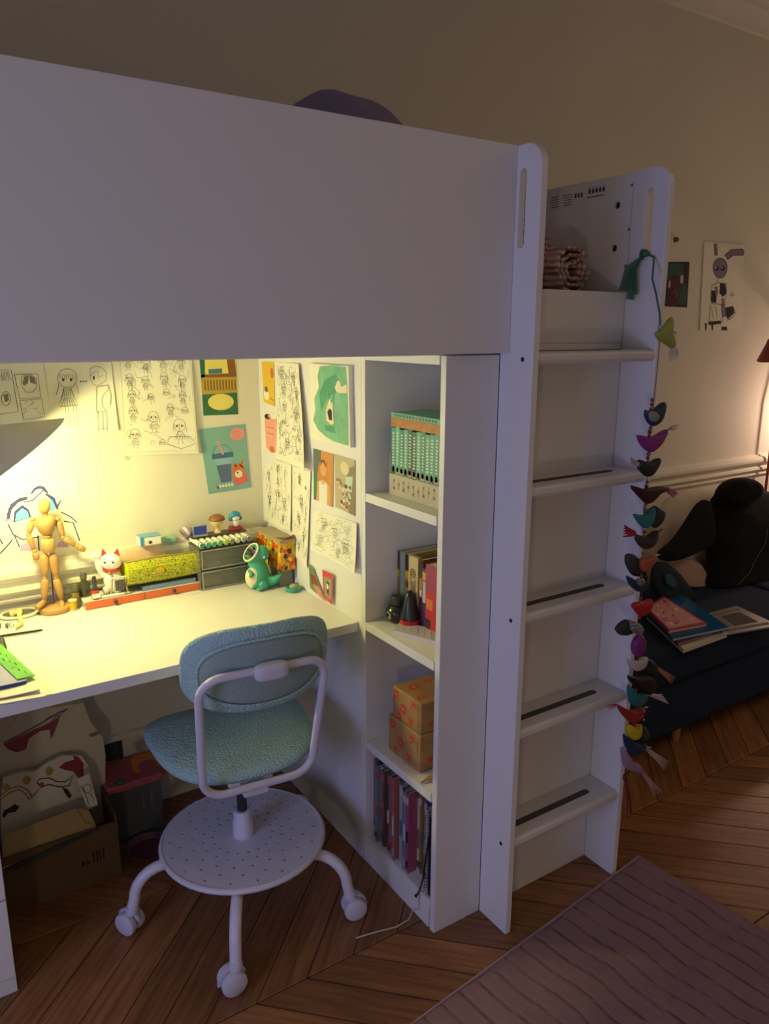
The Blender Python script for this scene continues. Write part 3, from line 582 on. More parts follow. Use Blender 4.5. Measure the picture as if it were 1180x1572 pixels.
# ================================================================ SHEETS ON THE WALL BEHIND THE DESK
rnd = random.Random(21)
s = Sheet(WPL, WN, [(-40, 550), (66, 557), (80, 660), (-25, 662)], [M('8c8770', .8)])
for q in ([(0, 568), (17, 568), (28, 632), (0, 636)], [(22, 575), (58, 574), (62, 610), (30, 612), (22, 575)], [(30, 615), (64, 612), (68, 640), (36, 644), (30, 615)]): s.line(q, .0012)
s.line([(32+r_*0, 590) for r_ in (0,)]+[(33, 578), (44, 574), (55, 580), (56, 594), (50, 602), (40, 602), (33, 592)], .0012); s.fill([(34, 590), (37, 578), (44, 576), (43, 588), (38, 592)], 2); s.fill([(45, 576), (53, 580), (55, 590), (46, 587)], 2)
for i in range(6): s.line([(2+i*2.2, 570), (3+i*2.6, 584)], .0008)
s.line([(9+7*math.cos(R(a)), 612+11*math.sin(R(a))) for a in range(0, 361, 30)], .0014); s.fill([(5, 606), (12, 604), (14, 614), (8, 618)], 2)
for i in range(9): x = rnd.uniform(32, 62); y = rnd.uniform(618, 640); s.line([(x, y), (x+rnd.uniform(-5, 5), y+rnd.uniform(-5, 5)), (x+rnd.uniform(-5, 5), y+rnd.uniform(-5, 5))], .0007)
s.done('pencil comic page pinned to the wall above the lamp shade, leftmost sheet')
s = Sheet(WPL, WN, [(68, 557), (170, 556), (181, 661), (80, 666)], curl=.004)
L = s.line
def persona(cx, cy, k, hair):
    L([(cx+15*k*math.cos(R(a)), cy+14*k*math.sin(R(a))) for a in range(-200, 21, 20)], .0011); L([(cx-14*k, cy+5), (cx-8, cy+13*k), (cx, cy+15*k), (cx+9, cy+13*k), (cx+14*k, cy+5)], .0011)
    for i in range(8): L([(cx-12*k+i*3.3, cy-6), (cx-11*k+i*3.3, cy+1+(i % 2)*2)], .001)
    for q in (-6, 6): s.fill([(cx+q-2, cy+1), (cx+q+2, cy+1), (cx+q+1.5, cy+5), (cx+q-1.5, cy+5)], 1)
persona(103, 580, 1.0, 0)
for q in ((90, 588, 86, 606), (116, 588, 120, 604)): L([(q[0], q[1]), ((q[0]+q[2])/2+1, (q[1]+q[3])/2), (q[2], q[3])], .0012)
L([(98, 595), (94, 612), (90, 624), (119, 622), (113, 608), (108, 595)], .0014)
for i in range(6): L([(99+i*2, 610), (94+i*4.6, 624)], .0012)
for i in range(4): L([(98+i*3, 596), (98+i*3.4, 609)], .001)
for x in (100, 112): L([(x, 624), (x+1, 640), (x+4, 655), (x+9, 656)], .0009); L([(x+5, 624), (x+6, 640), (x+9, 655)], .0009)
for x in (124, 128, 132): s.fill([(x-1.1, 584.5), (x+1.1, 584.5), (x+1.1, 586.6), (x-1.1, 586.6)], 1)
L([(138, 566), (146, 562), (156, 564), (163, 572), (162, 584), (156, 588), (150, 592), (143, 590), (138, 580), (138, 566)], .0009); L([(138, 578), (143, 572), (150, 570), (150, 580), (158, 576)], .0009); s.fill([(142, 578), (145, 577), (145, 583), (143, 583)], 1)
L([(147, 594), (166, 591), (170, 606), (169, 622)], .0014); L([(148, 595), (148, 632), (152, 634)], .0014); L([(166, 592), (165, 600), (160, 604), (156, 612), (157, 624), (162, 630)], .001); L([(149, 632), (164, 631)], .001)
for x in (150, 157, 163): L([(x, 632), (x+1, 660)], .0009)
L([(146, 661), (156, 658), (165, 658)], .0012)
s.done('pencil drawing of two standing figures facing each other with three dots between')
s = Sheet(WPL, WN, [(181, 540), (292, 540), (302, 695), (190, 699)], [M('9a947c', .8)], curl=.010)
ry_ = random.Random(9)
for (cx, cy, h_) in ((.12, .10, .16), (.36, .12, .17), (.6, .09, .2), (.85, .12, .15), (.13, .28, .15), (.34, .3, .14), (.6, .27, .15), (.85, .3, .15), (.15, .44, .15), (.4, .46, .12), (.62, .42, .13), (.84, .45, .14), (.15, .6, .16), (.66, .57, .14), (.86, .6, .13), (.42, .68, .22), (.16, .84, .2), (.77, .78, .26), (.52, .91, .12)):
    s.figure(cx, cy, h_, ry_, 1.3, .0008, h_ > .13)
s.scribble(.05, .05, .95, .9, 60, ry_, .0006, .05); s.luv([(.02, .02), (.98, .02), (.98, .97), (.02, .97), (.02, .02)], .0006)
s.luv([(.62, .83), (.9, .83), (.97, .9), (.77, .95), (.58, .9), (.62, .83)], .0012)
s.done('large pencil sheet crowded with about twenty small cartoon children')
s = Sheet(WPL, WN, [(188, 697), (197, 696), (199, 705), (190, 707)]); s.luv([(.2, .8), (.3, .3), (.4, .8), (.5, .3), (.8, .8)], .0012); s.luv([(.4, .9), (.9, .9)], .0012); s.done('tiny paper scrap with a signature below the crowded pencil sheet', 'paper_scrap', 'paper')
CG = [M('e8dc7a', .7), M('b9a03e', .7), M('2f6e4e', .7), M('8a5a2c', .7), M('4d7a8e', .7), M('6f5a2a', .7)]
s = Sheet(WPL, WN, [(305, 536), (361, 536), (365, 636), (312, 638)], CG)
s.fuv([(0, 0), (1, 0), (1, 1), (0, 1)], 2); s.fuv([(0, 0), (.15, .0), (.12, .4), (0, .5)], 4, .0001); s.fuv([(0, .38), (1, .36), (1, .42), (0, .44)], 5, .0001); s.fuv([(0, .42), (1, .42), (1, .66), (0, .70)], 3, .0001)
for i in range(11): s.fuv([(.08+i*.085, .46), (.12+i*.085, .46), (.12+i*.085, .62), (.08+i*.085, .62)], 5, .0002)
s.fuv([(0, .68), (1, .66), (1, 1), (0, 1)], 4, .0002); s.euv(.52, .80, .38, .13, 2, .0003); s.ring(.52, .80, .38, .13, .0012, 5); s.fuv([(.72, 0), (.95, 0), (1, .4), (.78, .4)], 5, .0003); s.fuv([(.22, .30), (.6, .29), (.6, .36), (.22, .37)], 6, .0003)
s.done('green and yellow printed card of a park fence and oval pond', 'picture_card', 'picture')
CB = [M('7fb0ac', .6), M('e89a94', .6), M('3d6a8c', .6), M('d8743a', .6), M('f0e6d0', .6), M('d96a6a', .6), M('8fb8d0', .6), M('5c6a90', .6)]
s = Sheet(WPL, WN, [(305, 659), (376, 651), (385, 748), (320, 758)], CB)
s.fuv([(0, 0), (1, 0), (1, 1), (0, 1)], 2); s.euv(.80, .14, .16, .10, 3, .0001); 
for i in range(3): s.luv([(.72, .10+i*.045), (.88, .10+i*.045)], .0011, 7)
s.fuv([(.24, .45), (.62, .45), (.56, .86), (.32, .86)], 8, .0001); s.fuv([(.26, .58), (.60, .58), (.56, .86), (.32, .86)], 9, .0002)
s.fuv([(.19, .40), (.67, .40), (.67, .48), (.19, .48)], 4, .0003); s.ring(.43, .40, .2, .13, .0012, 4, 180, 360); s.fuv([(.34, .22), (.38, .21), (.46, .42), (.42, .43)], 3, .0004)
s.fuv([(.60, .78), (.92, .76), (.95, .90), (.64, .94)], 7, .0004); s.euv(.74, .72, .14, .12, 5, .0005); s.fuv([(.62, .64), (.66, .55), (.72, .63)], 5, .0005); s.fuv([(.78, .62), (.88, .53), (.86, .68)], 5, .0005); s.euv(.74, .76, .09, .06, 6, .0006); s.euv(.72, .735, .02, .015, 1, .0007)
for i in range(5): s.euv(.28+i*.07, .91-.0*i, .03, .025, 6, .0005)
s.ring(.18, .91, .035, .04, .002, 3, 90, 270); s.euv(.23, .92, .03, .025, 4, .0006)
for i in range(6): s.euv(.34+.05*(i % 3)*1.2, .66+.07*(i//3), .02, .018, 4, .0004)
s.done('turquoise card showing a domed drink cup, straw and small orange dog', 'picture_card', 'picture')
# sheet behind the mannequin: plain generic curves in the same colours
CE = [M('6fd0e6', .7), M('3c3f7c', .7), M('b9a0d0', .7)]
s = Sheet(lambda u, v: Yp(u, v, .9358), WN, [(-30, 745), (120, 735), (128, 850), (-30, 872)], CE)
for q in ([(10, 800), (14, 780), (26, 768), (40, 766)], [(48, 758), (56, 748), (66, 748), (73, 757)], [(36, 771), (50, 768), (66, 753)], [(12, 804), (20, 820), (34, 828), (60, 824)], [(0, 850), (16, 832), (22, 822), (30, 840)], [(94, 786), (108, 793), (118, 802)], [(98, 800), (112, 802), (122, 830)], [(0, 828), (4, 835)], [(58, 822), (60, 845)]): s.line(q, .0032, 3)
s.fill([(20, 802), (22, 785), (34, 775), (44, 782), (48, 794)], 3); s.fill([(23, 800), (25, 788), (34, 780), (42, 785), (45, 794)], 2, .0002); s.fill([(76, 760), (84, 768), (88, 780), (76, 784)], 2, .0002); s.fill([(10, 790), (16, 774), (30, 764), (42, 762), (42, 767), (28, 771), (18, 782), (14, 800)], 3); s.fill([(46, 758), (52, 749), (60, 745), (68, 747), (74, 756), (70, 756), (62, 750), (54, 752)], 3); s.fill([(70, 756), (84, 764), (90, 782), (87, 782), (80, 768), (70, 760)], 3, .0003); s.fill([(88, 780), (94, 768), (92, 768), (86, 778)], 3, .0003)
for c_ in ((42, 846, 12), (96, 840, 9)): s.fill([(c_[0]+c_[2]*math.cos(R(a)), c_[1]+c_[2]*1.1*math.sin(R(a))) for a in range(180, 361, 30)], 4)
s.done('white sheet with loose blue and lilac shapes behind the wooden mannequin')

# ================================================================ SHEETS ON THE WHITE SIDE PANEL
PN = (-1, 0, 0); PPL = lambda u, v: Xp(u, v, -.0012)
s = Sheet(PPL, PN, [(402, 555), (420, 556), (422, 624), (405, 617)], [M('e3b932', .6), M('d8604a', .6), M('5a6a80', .6), M('f4ead0', .6)]); s.fuv([(0, 0), (1, 0), (1, 1), (0, 1)], 2); s.euv(.85, .25, .14, .12, 3, .0002); s.euv(.3, .8, .22, .12, 5, .0002); s.euv(.3, .66, .16, .07, 4, .0003); s.luv([(.6, .85), (.95, .87)], .002, 1)
s.done('small yellow card at the top left of the white side panel', 'picture_card', 'picture')
s = Sheet(PPL, PN, [(404, 634), (424, 636), (426, 698), (407, 692)], [M('eda294', .6), M('6b5d55', .6), M('c9705c', .6)]); s.fuv([(.1, .12), (1, .12), (1, .95), (.5, 1), (.12, .9)], 2); s.euv(.35, .08, .25, .07, 1, .0002); s.euv(.5, .06, .1, .05, 2, .0003); s.euv(.6, .9, .2, .08, 4, .0003); s.luv([(.3, .35), (.8, .36)], .001); s.luv([(.3, .5), (.8, .52)], .001)
s.done('small salmon pink card below the yellow card on the side panel', 'picture_card', 'picture')
def doodle(corners, label, seed, figs, nscr, curl=0, st=.05, asp=1., w=.00095, name='drawing_sheet'):
    s = Sheet(PPL, PN, corners, curl=curl); rnd = random.Random(seed)
    for f in figs: s.figure(f[0], f[1], f[2], rnd, asp, w, f[2] > .1)
    s.scribble(.06, .04, .94, .94, nscr, rnd, w*.8, st); return s.done(label, name)
doodle([(423, 555), (462, 559), (480, 722), (427, 703)], 'long curling pencil sheet full of tiny doodles on the side panel', 5, [(.25, .12, .16), (.3, .28, .14), (.7, .15, .12), (.8, .3, .14), (.3, .45, .12), (.7, .5, .12), (.25, .62, .1), (.6, .66, .1), (.8, .75, .1), (.35, .82, .12), (.7, .88, .1)], 150, .02, .05, 2.2)
doodle([(404, 712), (421, 712), (423, 806), (408, 800)], 'narrow pale pencil sheet nearest the wall corner on the side panel', 6, [(.5, .2, .2), (.5, .6, .25)], 24, 0, .07, 2.)
doodle([(420, 706), (448, 714), (448, 815), (421, 806)], 'pencil sheet with a column of small creatures, left of the narrow strip sheet', 7, [(.25, .12, .12), (.25, .3, .12), (.3, .5, .12), (.6, .62, .18), (.55, .85, .15)], 60, .004, .06, 1.6)
doodle([(449, 716), (478, 724), (474, 872), (450, 850)], 'long narrow pencil sheet hanging below the doodle sheet down to the desk', 8, [(.4, .12, .13), (.75, .2, .08), (.5, .35, .15), (.4, .55, .13), (.7, .72, .12), (.4, .85, .12)], 50, .006, .05, 2.)
doodle([(483, 783), (550, 803), (552, 879), (478, 842)], 'sketched comic page curling off the right side of the side panel', 12, [(.25, .3, .35), (.5, .35, .3), (.2, .7, .3), (.75, .6, .4), (.6, .8, .25)], 110, .012, .07, .7, .0006)
TL = [M('79b596', .7, noise=.35, nscale=30), M('4f9a80', .7, noise=.3, nscale=40), M('e8e0c0', .7)]
s = Sheet(PPL, PN, [(481, 558), (541, 562), (544, 687), (483, 672)], TL, th=.012, edge=None)
bl = [(.28, .03), (.6, .0), (.95, .01), (.97, .5), (.96, .98), (.6, .97), (.4, .93), (.2, .86), (.08, .75), (.14, .6), (.12, .45), (.25, .3), (.22, .15)]
s.fuv(bl, 2, .0001); s.fuv([(.4, .2), (.7, .1), (.85, .3), (.5, .4), (.3, .6), (.25, .4)], 3, .0002); s.fuv([(.38, .78), (.62, .77), (.66, .86), (.4, .85)], 3, .0002)
s.fuv([(.42, .58), (.5, .45), (.56, .42), (.56, .5), (.6, .46), (.6, .56), (.62, .74), (.55, .77), (.42, .72)], 4, .0004); s.luv([(.42, .58), (.5, .45), (.5, .33), (.53, .45), (.6, .46), (.64, .36), (.62, .56), (.62, .74), (.55, .77), (.42, .72), (.42, .58)], .0016)
s.fuv([(.46, .6), (.52, .55), (.58, .58), (.58, .7), (.5, .7)], 1, .0006); s.fuv([(.66, .28), (.74, .18), (.8, .2), (.82, .26), (.95, .22), (.97, .33), (.8, .34), (.72, .34)], 4, .0005); s.luv([(.66, .28), (.74, .18), (.8, .2), (.82, .26), (.95, .22), (.97, .33), (.8, .34), (.72, .34), (.66, .28)], .0014)
s.done('green watercolour on a thick canvas showing a small white rabbit', 'canvas_painting', 'painting')
PH = [M('5b6e68', .4), M('c98a4a', .4), M('d9a070', .4), M('c08040', .4), M('e6e2dc', .4), M('3f7a5c', .4), M('6d4a2a', .4)]
s = Sheet(PPL, PN, [(481, 688), (512, 697), (511, 779), (482, 766)], PH)
s.fuv([(0, 0), (1, 0), (1, 1), (0, 1)], 3); s.fuv([(0, 0), (.4, 0), (.35, 1), (0, 1)], 2, .0001); s.fuv([(0, .5), (.3, .5), (.3, .9), (0, .9)], 7, .0002); s.fuv([(.3, .25), (.5, .14), (.72, .2), (.82, .6), (.7, .75), (.25, .7), (.2, .5)], 5, .0003); s.euv(.52, .34, .16, .14, 4, .0005); s.fuv([(.2, .62), (.45, .55), (.6, .55), (.85, .62), (.9, 1), (.15, 1)], 4, .0004); s.fuv([(.3, .62), (.42, .58), (.5, .66), (.6, .58), (.72, .62), (.72, 1), (.3, 1)], 6, .0006); s.fuv([(.36, .3), (.4, .18), (.56, .16), (.66, .26), (.66, .3), (.5, .2)], 8, .0007)
s.luv([(.46, .40), (.52, .42), (.58, .40)], .001, 8)
s.done('photo print of a smiling long-haired child in a white top', 'photo_print', 'photograph')
s = Sheet(PPL, PN, [(514, 697), (545, 707), (545, 792), (515, 778)], [M('b8ad92', .4), M('8a7a5e', .4), M('d9cda8', .4), M('5b4438', .4), M('c0d0c8', .4), M('b06a58', .4)])
s.fuv([(0, 0), (1, 0), (1, 1), (0, 1)], 2); s.fuv([(.6, .2), (1, .1), (1, 1), (.7, 1)], 3, .0001); s.euv(.5, .2, .22, .12, 4, .0002); s.fuv([(.55, .35), (.9, .3), (.85, .6), (.5, .6)], 6, .0002); rr = random.Random(2)
for i in range(34): s.euv(rr.uniform(.1, .8), rr.uniform(.45, .9), .06, .035, 3+i % 5, .0003+i*.00001)
s.done('photo print of a crowded group of people at the edge of the panel', 'photo_print', 'photograph')
s = Sheet(lambda u, v: Xp(u, v, -.006), PN, [(474, 864), (480, 872), (500, 924), (476, 902)], [M('6d8a5a', .4), M('8a4a3a', .4), M('c99078', .4)]); s.fuv([(0, 0), (1, 0), (1, 1), (0, 1)], 2); s.fuv([(.1, .35), (.9, .3), (1, .8), (.2, .75)], 3, .0001); s.fuv([(.3, .7), (.9, .6), (1, 1), (.5, 1)], 4, .0002); s.done('narrow photo print standing on the desk against the side panel', 'photo_print', 'photograph')
s = Sheet(lambda u, v: Xp(u, v, -.009), PN, [(495, 874), (511, 882), (510, 929), (497, 916)], [M('d0454a', .4), M('8a9a80', .4), M('2f2a28', .4), M('e6dcc8', .4)]); s.fuv([(0, 0), (1, 0), (1, 1), (0, 1)], 2); s.fuv([(.15, .22), (.85, .2), (.85, .88), (.2, .86)], 3, .0002); s.fuv([(.4, .3), (.7, .35), (.6, .8), (.4, .7)], 4, .0003); s.euv(.5, .5, .12, .1, 5, .0004); s.done('small red framed card standing on the desk against the side panel', 'picture_card', 'picture')
# ================================================================ DESK LAMP
LM = M('d8d4c4', .5)
dl = thing('desk_lamp', 'pale grey clamp lamp with wide cone shade lighting the desk, at the left edge', 'lamp', (-1.12, .80, ZD))
vd = ray(17, 704).normalized(); lc = Yp(17, 704, .70); a0 = (RT*.69-UP*.72); a0 = (a0-vd*a0.dot(vd)).normalized(); Lh = .082; ax = a0
ax = (ax+vd*.10).normalized(); apx = lc-ax*Lh; qm = ax.to_track_quat('Z', 'Y').to_matrix().to_4x4(); TM = Matrix.Translation(apx) @ qm
rimr = .153
pf = [(.018, -.02), (.020, .0)]+[(.020+(rimr-.020)*t, Lh*t) for t in (.2, .4, .6, .8, 1)]
inn = [(r_-.0015, z_+.0008) for r_, z_ in reversed(pf[1:])]
m = MB(); n = 48
prof = pf+inn; vs = []; fs = []
for r_, z_ in prof: vs += [TM @ Vector((r_*math.cos(2*PI*j/n), r_*math.sin(2*PI*j/n), z_)) for j in range(n)]
for i in range(len(prof)-1):
    for j in range(n): fs.append((i*n+j, i*n+(j+1) % n, (i+1)*n+(j+1) % n, (i+1)*n+j))
m.add(vs, fs); m.build('lamp_shade', LM, dl, world=True, ang=50)
m = MB(); m.lathe([(0, -.075), (.022, -.072), (.028, -.06), (.028, -.028), (0, -.028)], 24, TM); m.build('socket', LM, dl, world=True)
bc_ = apx+ax*(Lh*.45)
m = MB(); m.ell(bc_, .027, None, 16, 10); m.build('bulb', M('fff0b8', .4, emit=14), dl, world=True, label='glowing bulb')
j1 = apx-ax*.05; bs = Vector((-1.12, .80, ZD))
m = MB(); m.tube([j1, Vector((-.98, .70, 1.27)), Vector((-1.14, .78, 1.02)), bs+Vector((0, 0, .02))], .007, 10); m.build('arm', LM, dl, world=True)
MB().lathe([(0, .0005), (.07, .0005), (.07, .012), (.02, .02), (0, .02)], 28, Matrix.Translation(bs)).build('base', LM, dl, world=True)
bulb_light = bpy.data.objects['desk_lamp_bulb']; bulb_light.location = apx+ax*(Lh*.80); bulb_light.parent = None

# ================================================================ WOODEN MANNEQUIN
WDM = M('b58c54', .5, noise=.12, nscale=30)
YM = .872; P_ = lambda u, v, dy=0: Yp(u, v, YM+dy)
mn = thing('wooden_mannequin', 'jointed wooden artist mannequin standing on a round base on the desk', 'mannequin', (-.655, .86, ZD))
def wp(name, mb, **k): return mb.build(name, WDM, mn, world=True, ang=60, **k)
def limb(name, a, b, ra, rm, rb):
    a, b = Vector(a), Vector(b); m = MB(); ts = (0, .06, .2, .45, .7, .92, 1); rs = (ra*.5, ra*.9, rm, rm*1.02, (rm+rb)/2, rb*.9, rb*.45)
    m.tube([a.lerp(b, t) for t in ts], list(rs), 12); return wp(name, m)
wp('base', MB().lathe([(0, 0), (.040, 0), (.0415, .003), (.0415, .013), (.039, .016), (0, .016)], 32, Matrix.Translation((-.655, .872, ZD+.0002))))
m = MB(); m.tube([(-.655, .872+.012, ZD+.014), tuple(P_(77, 850, .02))], .0018, 6); m.build('support_rod', STEEL, mn, world=True, label='thin metal support rod')
wp('head', MB().ell(P_(68, 777), (.0145, .015, .0205), Matrix.Rotation(R(12), 3, 'Y'), 16, 10, e=.85)); wp('neck', MB().tube([P_(69, 785), P_(69.5, 795)], .007, 10))
c = P_(70, 805); m = MB(); m.tube([P_(69.5, 792), P_(69.8, 797), P_(70, 806), P_(71.5, 815), P_(72, 820)], [.016, .026, .025, .019, .012], 18); wp('torso', m)
wp('waist', MB().ell(P_(72.5, 823), (.013, .011, .009))); m = MB(); m.tube([P_(73, 826), P_(73, 830), P_(74, 840), P_(74.5, 847)], [.012, .018, .020, .014], 18); wp('pelvis', m)
for nm, a, b, r3 in (('upper_arm', (49, 800), (44, 820), (.008, .009, .006)), ('forearm', (44, 822), (53, 845), (.007, .008, .005)), ('hand', (53, 847), (57, 860), (.004, .0085, .007)),
    ('upper_arm', (89, 800), (97, 824), (.008, .009, .006)), ('forearm', (97, 826), (117, 838), (.007, .008, .005)), ('hand', (118, 838), (131, 845), (.004, .0085, .007)),
    ('thigh', (67, 849), (69, 885), (.010, .0125, .009)), ('shin', (69, 888), (68, 922), (.009, .0105, .007)), ('thigh', (80, 849), (86, 885), (.010, .0125, .009)), ('shin', (86, 888), (95, 921), (.009, .0105, .007))):
    limb(nm, P_(*a), P_(*b), *r3)
for p in ((50, 797), (44, 821), (53, 846), (88, 797), (97, 825), (118, 838), (67, 848), (69, 886.5), (80, 848), (86, 886.5)): wp('joint', MB().ell(P_(*p), .0065, None, 10, 7))
for a, b in (((68, 923), (56, 934)), ((95, 923), (95, 934))):
    a_, b_ = P_(*a), P_(*b, -.02); b_.z = max(b_.z, ZD+.0085); wp('foot', MB().tube([a_, a_.lerp(b_, .5), b_], [.006, .0085, .007], 10)); wp('joint', MB().ell(a_, .006, None, 10, 7))

# ================================================================ THINGS ON THE LEFT OF THE DESK
zt = ZD+.0006
def at(u, v, z=ZD): p = Zp(u, v, z); return Vector((p.x, p.y, z))
o = thing('hand_mirror', 'oval white rimmed mirror lying flat left of the mannequin', 'mirror', at(30, 944)); c = at(30, 944, zt)
m = MB(); m.lathe([(0, 0), (.046, 0), (.052, .003), (.050, .007), (.043, .008), (.042, .005), (0, .005)], 36, Matrix.Translation(c) @ Matrix.Scale(.72, 4, (0, 1, 0))); m.build('rim', M('ece6cf', .4), o, world=True)
m = MB(); m.lathe([(0, .0052), (.041, .0052), (.041, .0058), (0, .0058)], 36, Matrix.Translation(c) @ Matrix.Scale(.72, 4, (0, 1, 0))); m.build('mirror_glass', M('8a8a80', .15, .6), o, world=True, label='grey mirror glass')
sc_ = thing('hair_band', 'small cream fabric hair band lying on the oval mirror', 'hair band', c+Vector((0, 0, .006))); m = MB()
c2 = at(24, 938, ZD+.02); m.tube([c2+Vector((.011*math.cos(a), .009*math.sin(a), .003*math.sin(3*a)-.004)) for a in [2*PI*i/20 for i in range(20)]], [.0055+.0012*math.sin(i*2.3) for i in range(20)], 8, closed=True)
e = at(31, 950, ZD+.012); m.tube([c2+Vector((.006, -.006, -.004)), e, at(33, 957, ZD+.009), at(24, 964, ZD+.009)], [.005, .006, .0055, .003], 8); m.build('band', M('dcc98a', .8), sc_, world=True)
q = [Vector((p.x, p.y, 0)) for p in (at(-60, 955), at(30, 952), at(38, 976), at(-60, 990))]
def dING(mm, uv):
    pass
qq = [at(-70, 958), at(8+28, 948+8), at(80, 1070), at(-90, 1096)]
# white drawing pad with letters
s = Sheet(lambda u, v: Zp(u, v, zt), (0, 0, 1), [(-60, 962), (55, 953), (80, 1066), (-80, 1100)], [M('2e2c2a', .7)], th=.0012)
def bar(a, b, w_=.0028): s.line([a, b], w_, 2)
bar((1, 958), (1, 966)); bar((9, 958), (9.5, 966)); bar((9, 958), (12, 966), .002); bar((12, 957.5), (12.5, 965.5))
s.line([(21, 957), (17, 955.5), (15, 958), (15, 962), (18, 964), (21, 962.5), (20.5, 960), (18.5, 960)], .0022, 2)
s.done('white printed sheet with black letters at the left end of the desk', 'printed_sheet', 'paper')
pz = zt+.0016
for k, (cs_, lab) in enumerate((([(-40, 990), (26, 981), (62, 1062), (-60, 1085)], 'upper loose white sheet in the paper pile at the desk edge'), ([(-40, 1000), (36, 985), (70, 1069), (-60, 1092)], 'lower loose white sheet in the paper pile at the desk edge'))):
    zz = pz+.003*(1-k)+.001; s = Sheet(lambda u, v, zz=zz: Zp(u, v, zz), (0, 0, 1), cs_, th=.0009, curl=.004*(1-k)); s.done(lab, 'paper_sheet', 'paper')
m = MB(); a, b = at(-30, 981, zt+.006), at(66, 967, zt+.006); m.tube([a, a.lerp(b, .96), b], [.003, .003, .0012], 6); pn = thing('black_pencil', 'long black pencil pointing right on the white sheets', 'pencil', a.lerp(b, .5)); m.build('shaft', BLACK, pn, world=True)
m = MB(); m.tube([a.lerp(b, .30), a.lerp(b, .33)], .0034, 8); m.build('ferrule', STEEL, pn, world=True)
tc_ = thing('grey_pen_case', 'short dark grey metal tube lying under the black pencil at the left edge', 'tube', at(0, 990)); m = MB(); m.tube([at(-14, 984, zt+.014), at(2, 983, zt+.014), at(6, 996, zt+.012), at(-4, 1002, zt+.012)], [.008, .008, .0075, .006], 12); m.build('tube', M('4a4a4c', .35, .6), tc_, world=True)
GR = M('58b832', .15, alpha=.85, noise=.3, nscale=60)
gz = zt+.018
st_ = thing('green_stencil', 'translucent green plastic ruler stencil lying across the books', 'ruler', at(20, 1015, gz)); c4 = [at(-24, 996, gz), at(2, 990, gz), at(54, 1038, gz), at(27, 1044, gz)]
hs = []; outer = [(0, 0), (1, 0), (1, 1), (0, 1)]
for i in range(9): hs.append(circ(.30+.18*(i % 3)+.02*(i//3), .18+.12*(i//1)*.72, .028+.012*(i % 2), 10))
def bil(a_, b_, t): return (c4[0]*(1-a_)+c4[1]*a_)*(1-b_)+(c4[3]*(1-a_)+c4[2]*a_)*b_+Vector((0, 0, t))-st_.location
plate('plate', outer, hs, bil, .0022, GR, st_)
flat_book('lilac_notebook', [at(*p) for p in ((-30, 1036), (37, 1029), (42, 1056), (-36, 1073))], pz+.0055, .010, '9c9cc8', 'lilac notebook under the green stencil at the desk edge', edge='3a4a78')
# ================================================================ DRAWER TRAY and what stands on it
ty = .828; TZ0, TZ1 = ZD+.0005, .7305
CLR = M('cfd4cc', .12, alpha=.55); ORG = M('d8683a', .4)
tr = thing('drawer_tray', 'low clear plastic tray with two orange drawer fronts', 'tray', (-.42, .865, ZD))
Bx(-.585, -.257, .832, .903, TZ0, TZ1-.003).build('tray_body', M('c4c4b4', .3), tr, world=True, smooth=False, bev=.001); Bx(-.587, -.255, .829, .904, TZ1-.0028, TZ1).build('tray_top', M('d4d6cc', .2), tr, world=True, smooth=False, bev=.001)
for x0, x1 in ((-.584, -.4245), (-.4205, -.2575)):
    d_ = Bx(x0, x1, .8265, .8315, TZ0+.001, TZ1-.0035).build('drawer', ORG, tr, world=True, smooth=False, bev=.0008); xc = (x0+x1)/2
    m = MB(); m.lathe([(0, 0), (.005, 0), (.006, .006), (.004, .009), (0, .009)], 12, Matrix.Translation((xc, .8264, (TZ0+TZ1)/2)) @ Matrix.Rotation(PI/2, 4, 'X')); m.build('knob', M('3a3634', .4), d_, world=True, label='small dark knob')
TZ = TZ1+.0004
# beckoning cat
WH = M('f0ece4', .25); RD = M('c8281e', .35)
cx_, cy_ = -.496, .872
ct = thing('beckoning_cat', 'white ceramic beckoning cat with red ears and collar', 'figurine', (cx_, cy_, TZ)); f = R(-28); q3_ = Matrix.Translation((cx_, cy_, TZ)) @ Matrix.Rotation(f, 4, 'Z')
def Q(x, y, z): return q3_ @ Vector((x, y, z))
r3m = Matrix.Rotation(f, 3, 'Z')
m = MB(); m.ell(Q(0, 0, .038), (.026, .022, .038), r3m, 20, 14); m.ell(Q(-.017, -.018, .012), (.010, .012, .011), r3m); m.ell(Q(.017, -.018, .012), (.010, .012, .011), r3m); m.tube([Q(.015, -.017, .045), Q(.016, -.022, .02)], [.009, .0075], 10); m.build('body', WH, ct, world=True, ang=80)
m = MB(); m.ell(Q(0, -.004, .092), (.029, .024, .025), r3m, 22, 14); m.build('head', WH, ct, world=True, ang=80)
m = MB(); m.tube([Q(-.022, -.004, .05), Q(-.033, -.006, .075), Q(-.036, -.008, .105)], [.009, .0095, .0085], 12); m.ell(Q(-.036, -.012, .112), (.010, .010, .009), r3m); m.build('raised_paw', WH, ct, world=True, ang=80)
for sx in (-1, 1):
    m = MB(); m.add([Q(sx*.026, -.004, .106), Q(sx*.008, -.006, .114), Q(sx*.016, .006, .108), Q(sx*.021, -.004, .131)], [(0, 1, 2), (0, 1, 3), (1, 2, 3), (2, 0, 3)]); m.build('ear', RD, ct, world=True, label='red ear')
    MB().ell(Q(sx*.011, -.0275, .096), (.0032, .0015, .0028), r3m, 10, 6).build('eye', BLACK, ct, world=True, label='black eye')
m = MB(); m.tube([Q(.0225*math.cos(a), .019*math.sin(a)-.002, .0685) for a in [2*PI*i/28 for i in range(28)]], .0032, 8, closed=True); cl_ = m.build('collar', RD, ct, world=True, label='red collar')
MB().ell(Q(0, -.025, .063), .005, None, 12, 8).build('bell', M('b0883c', .3, .7), cl_, world=True)
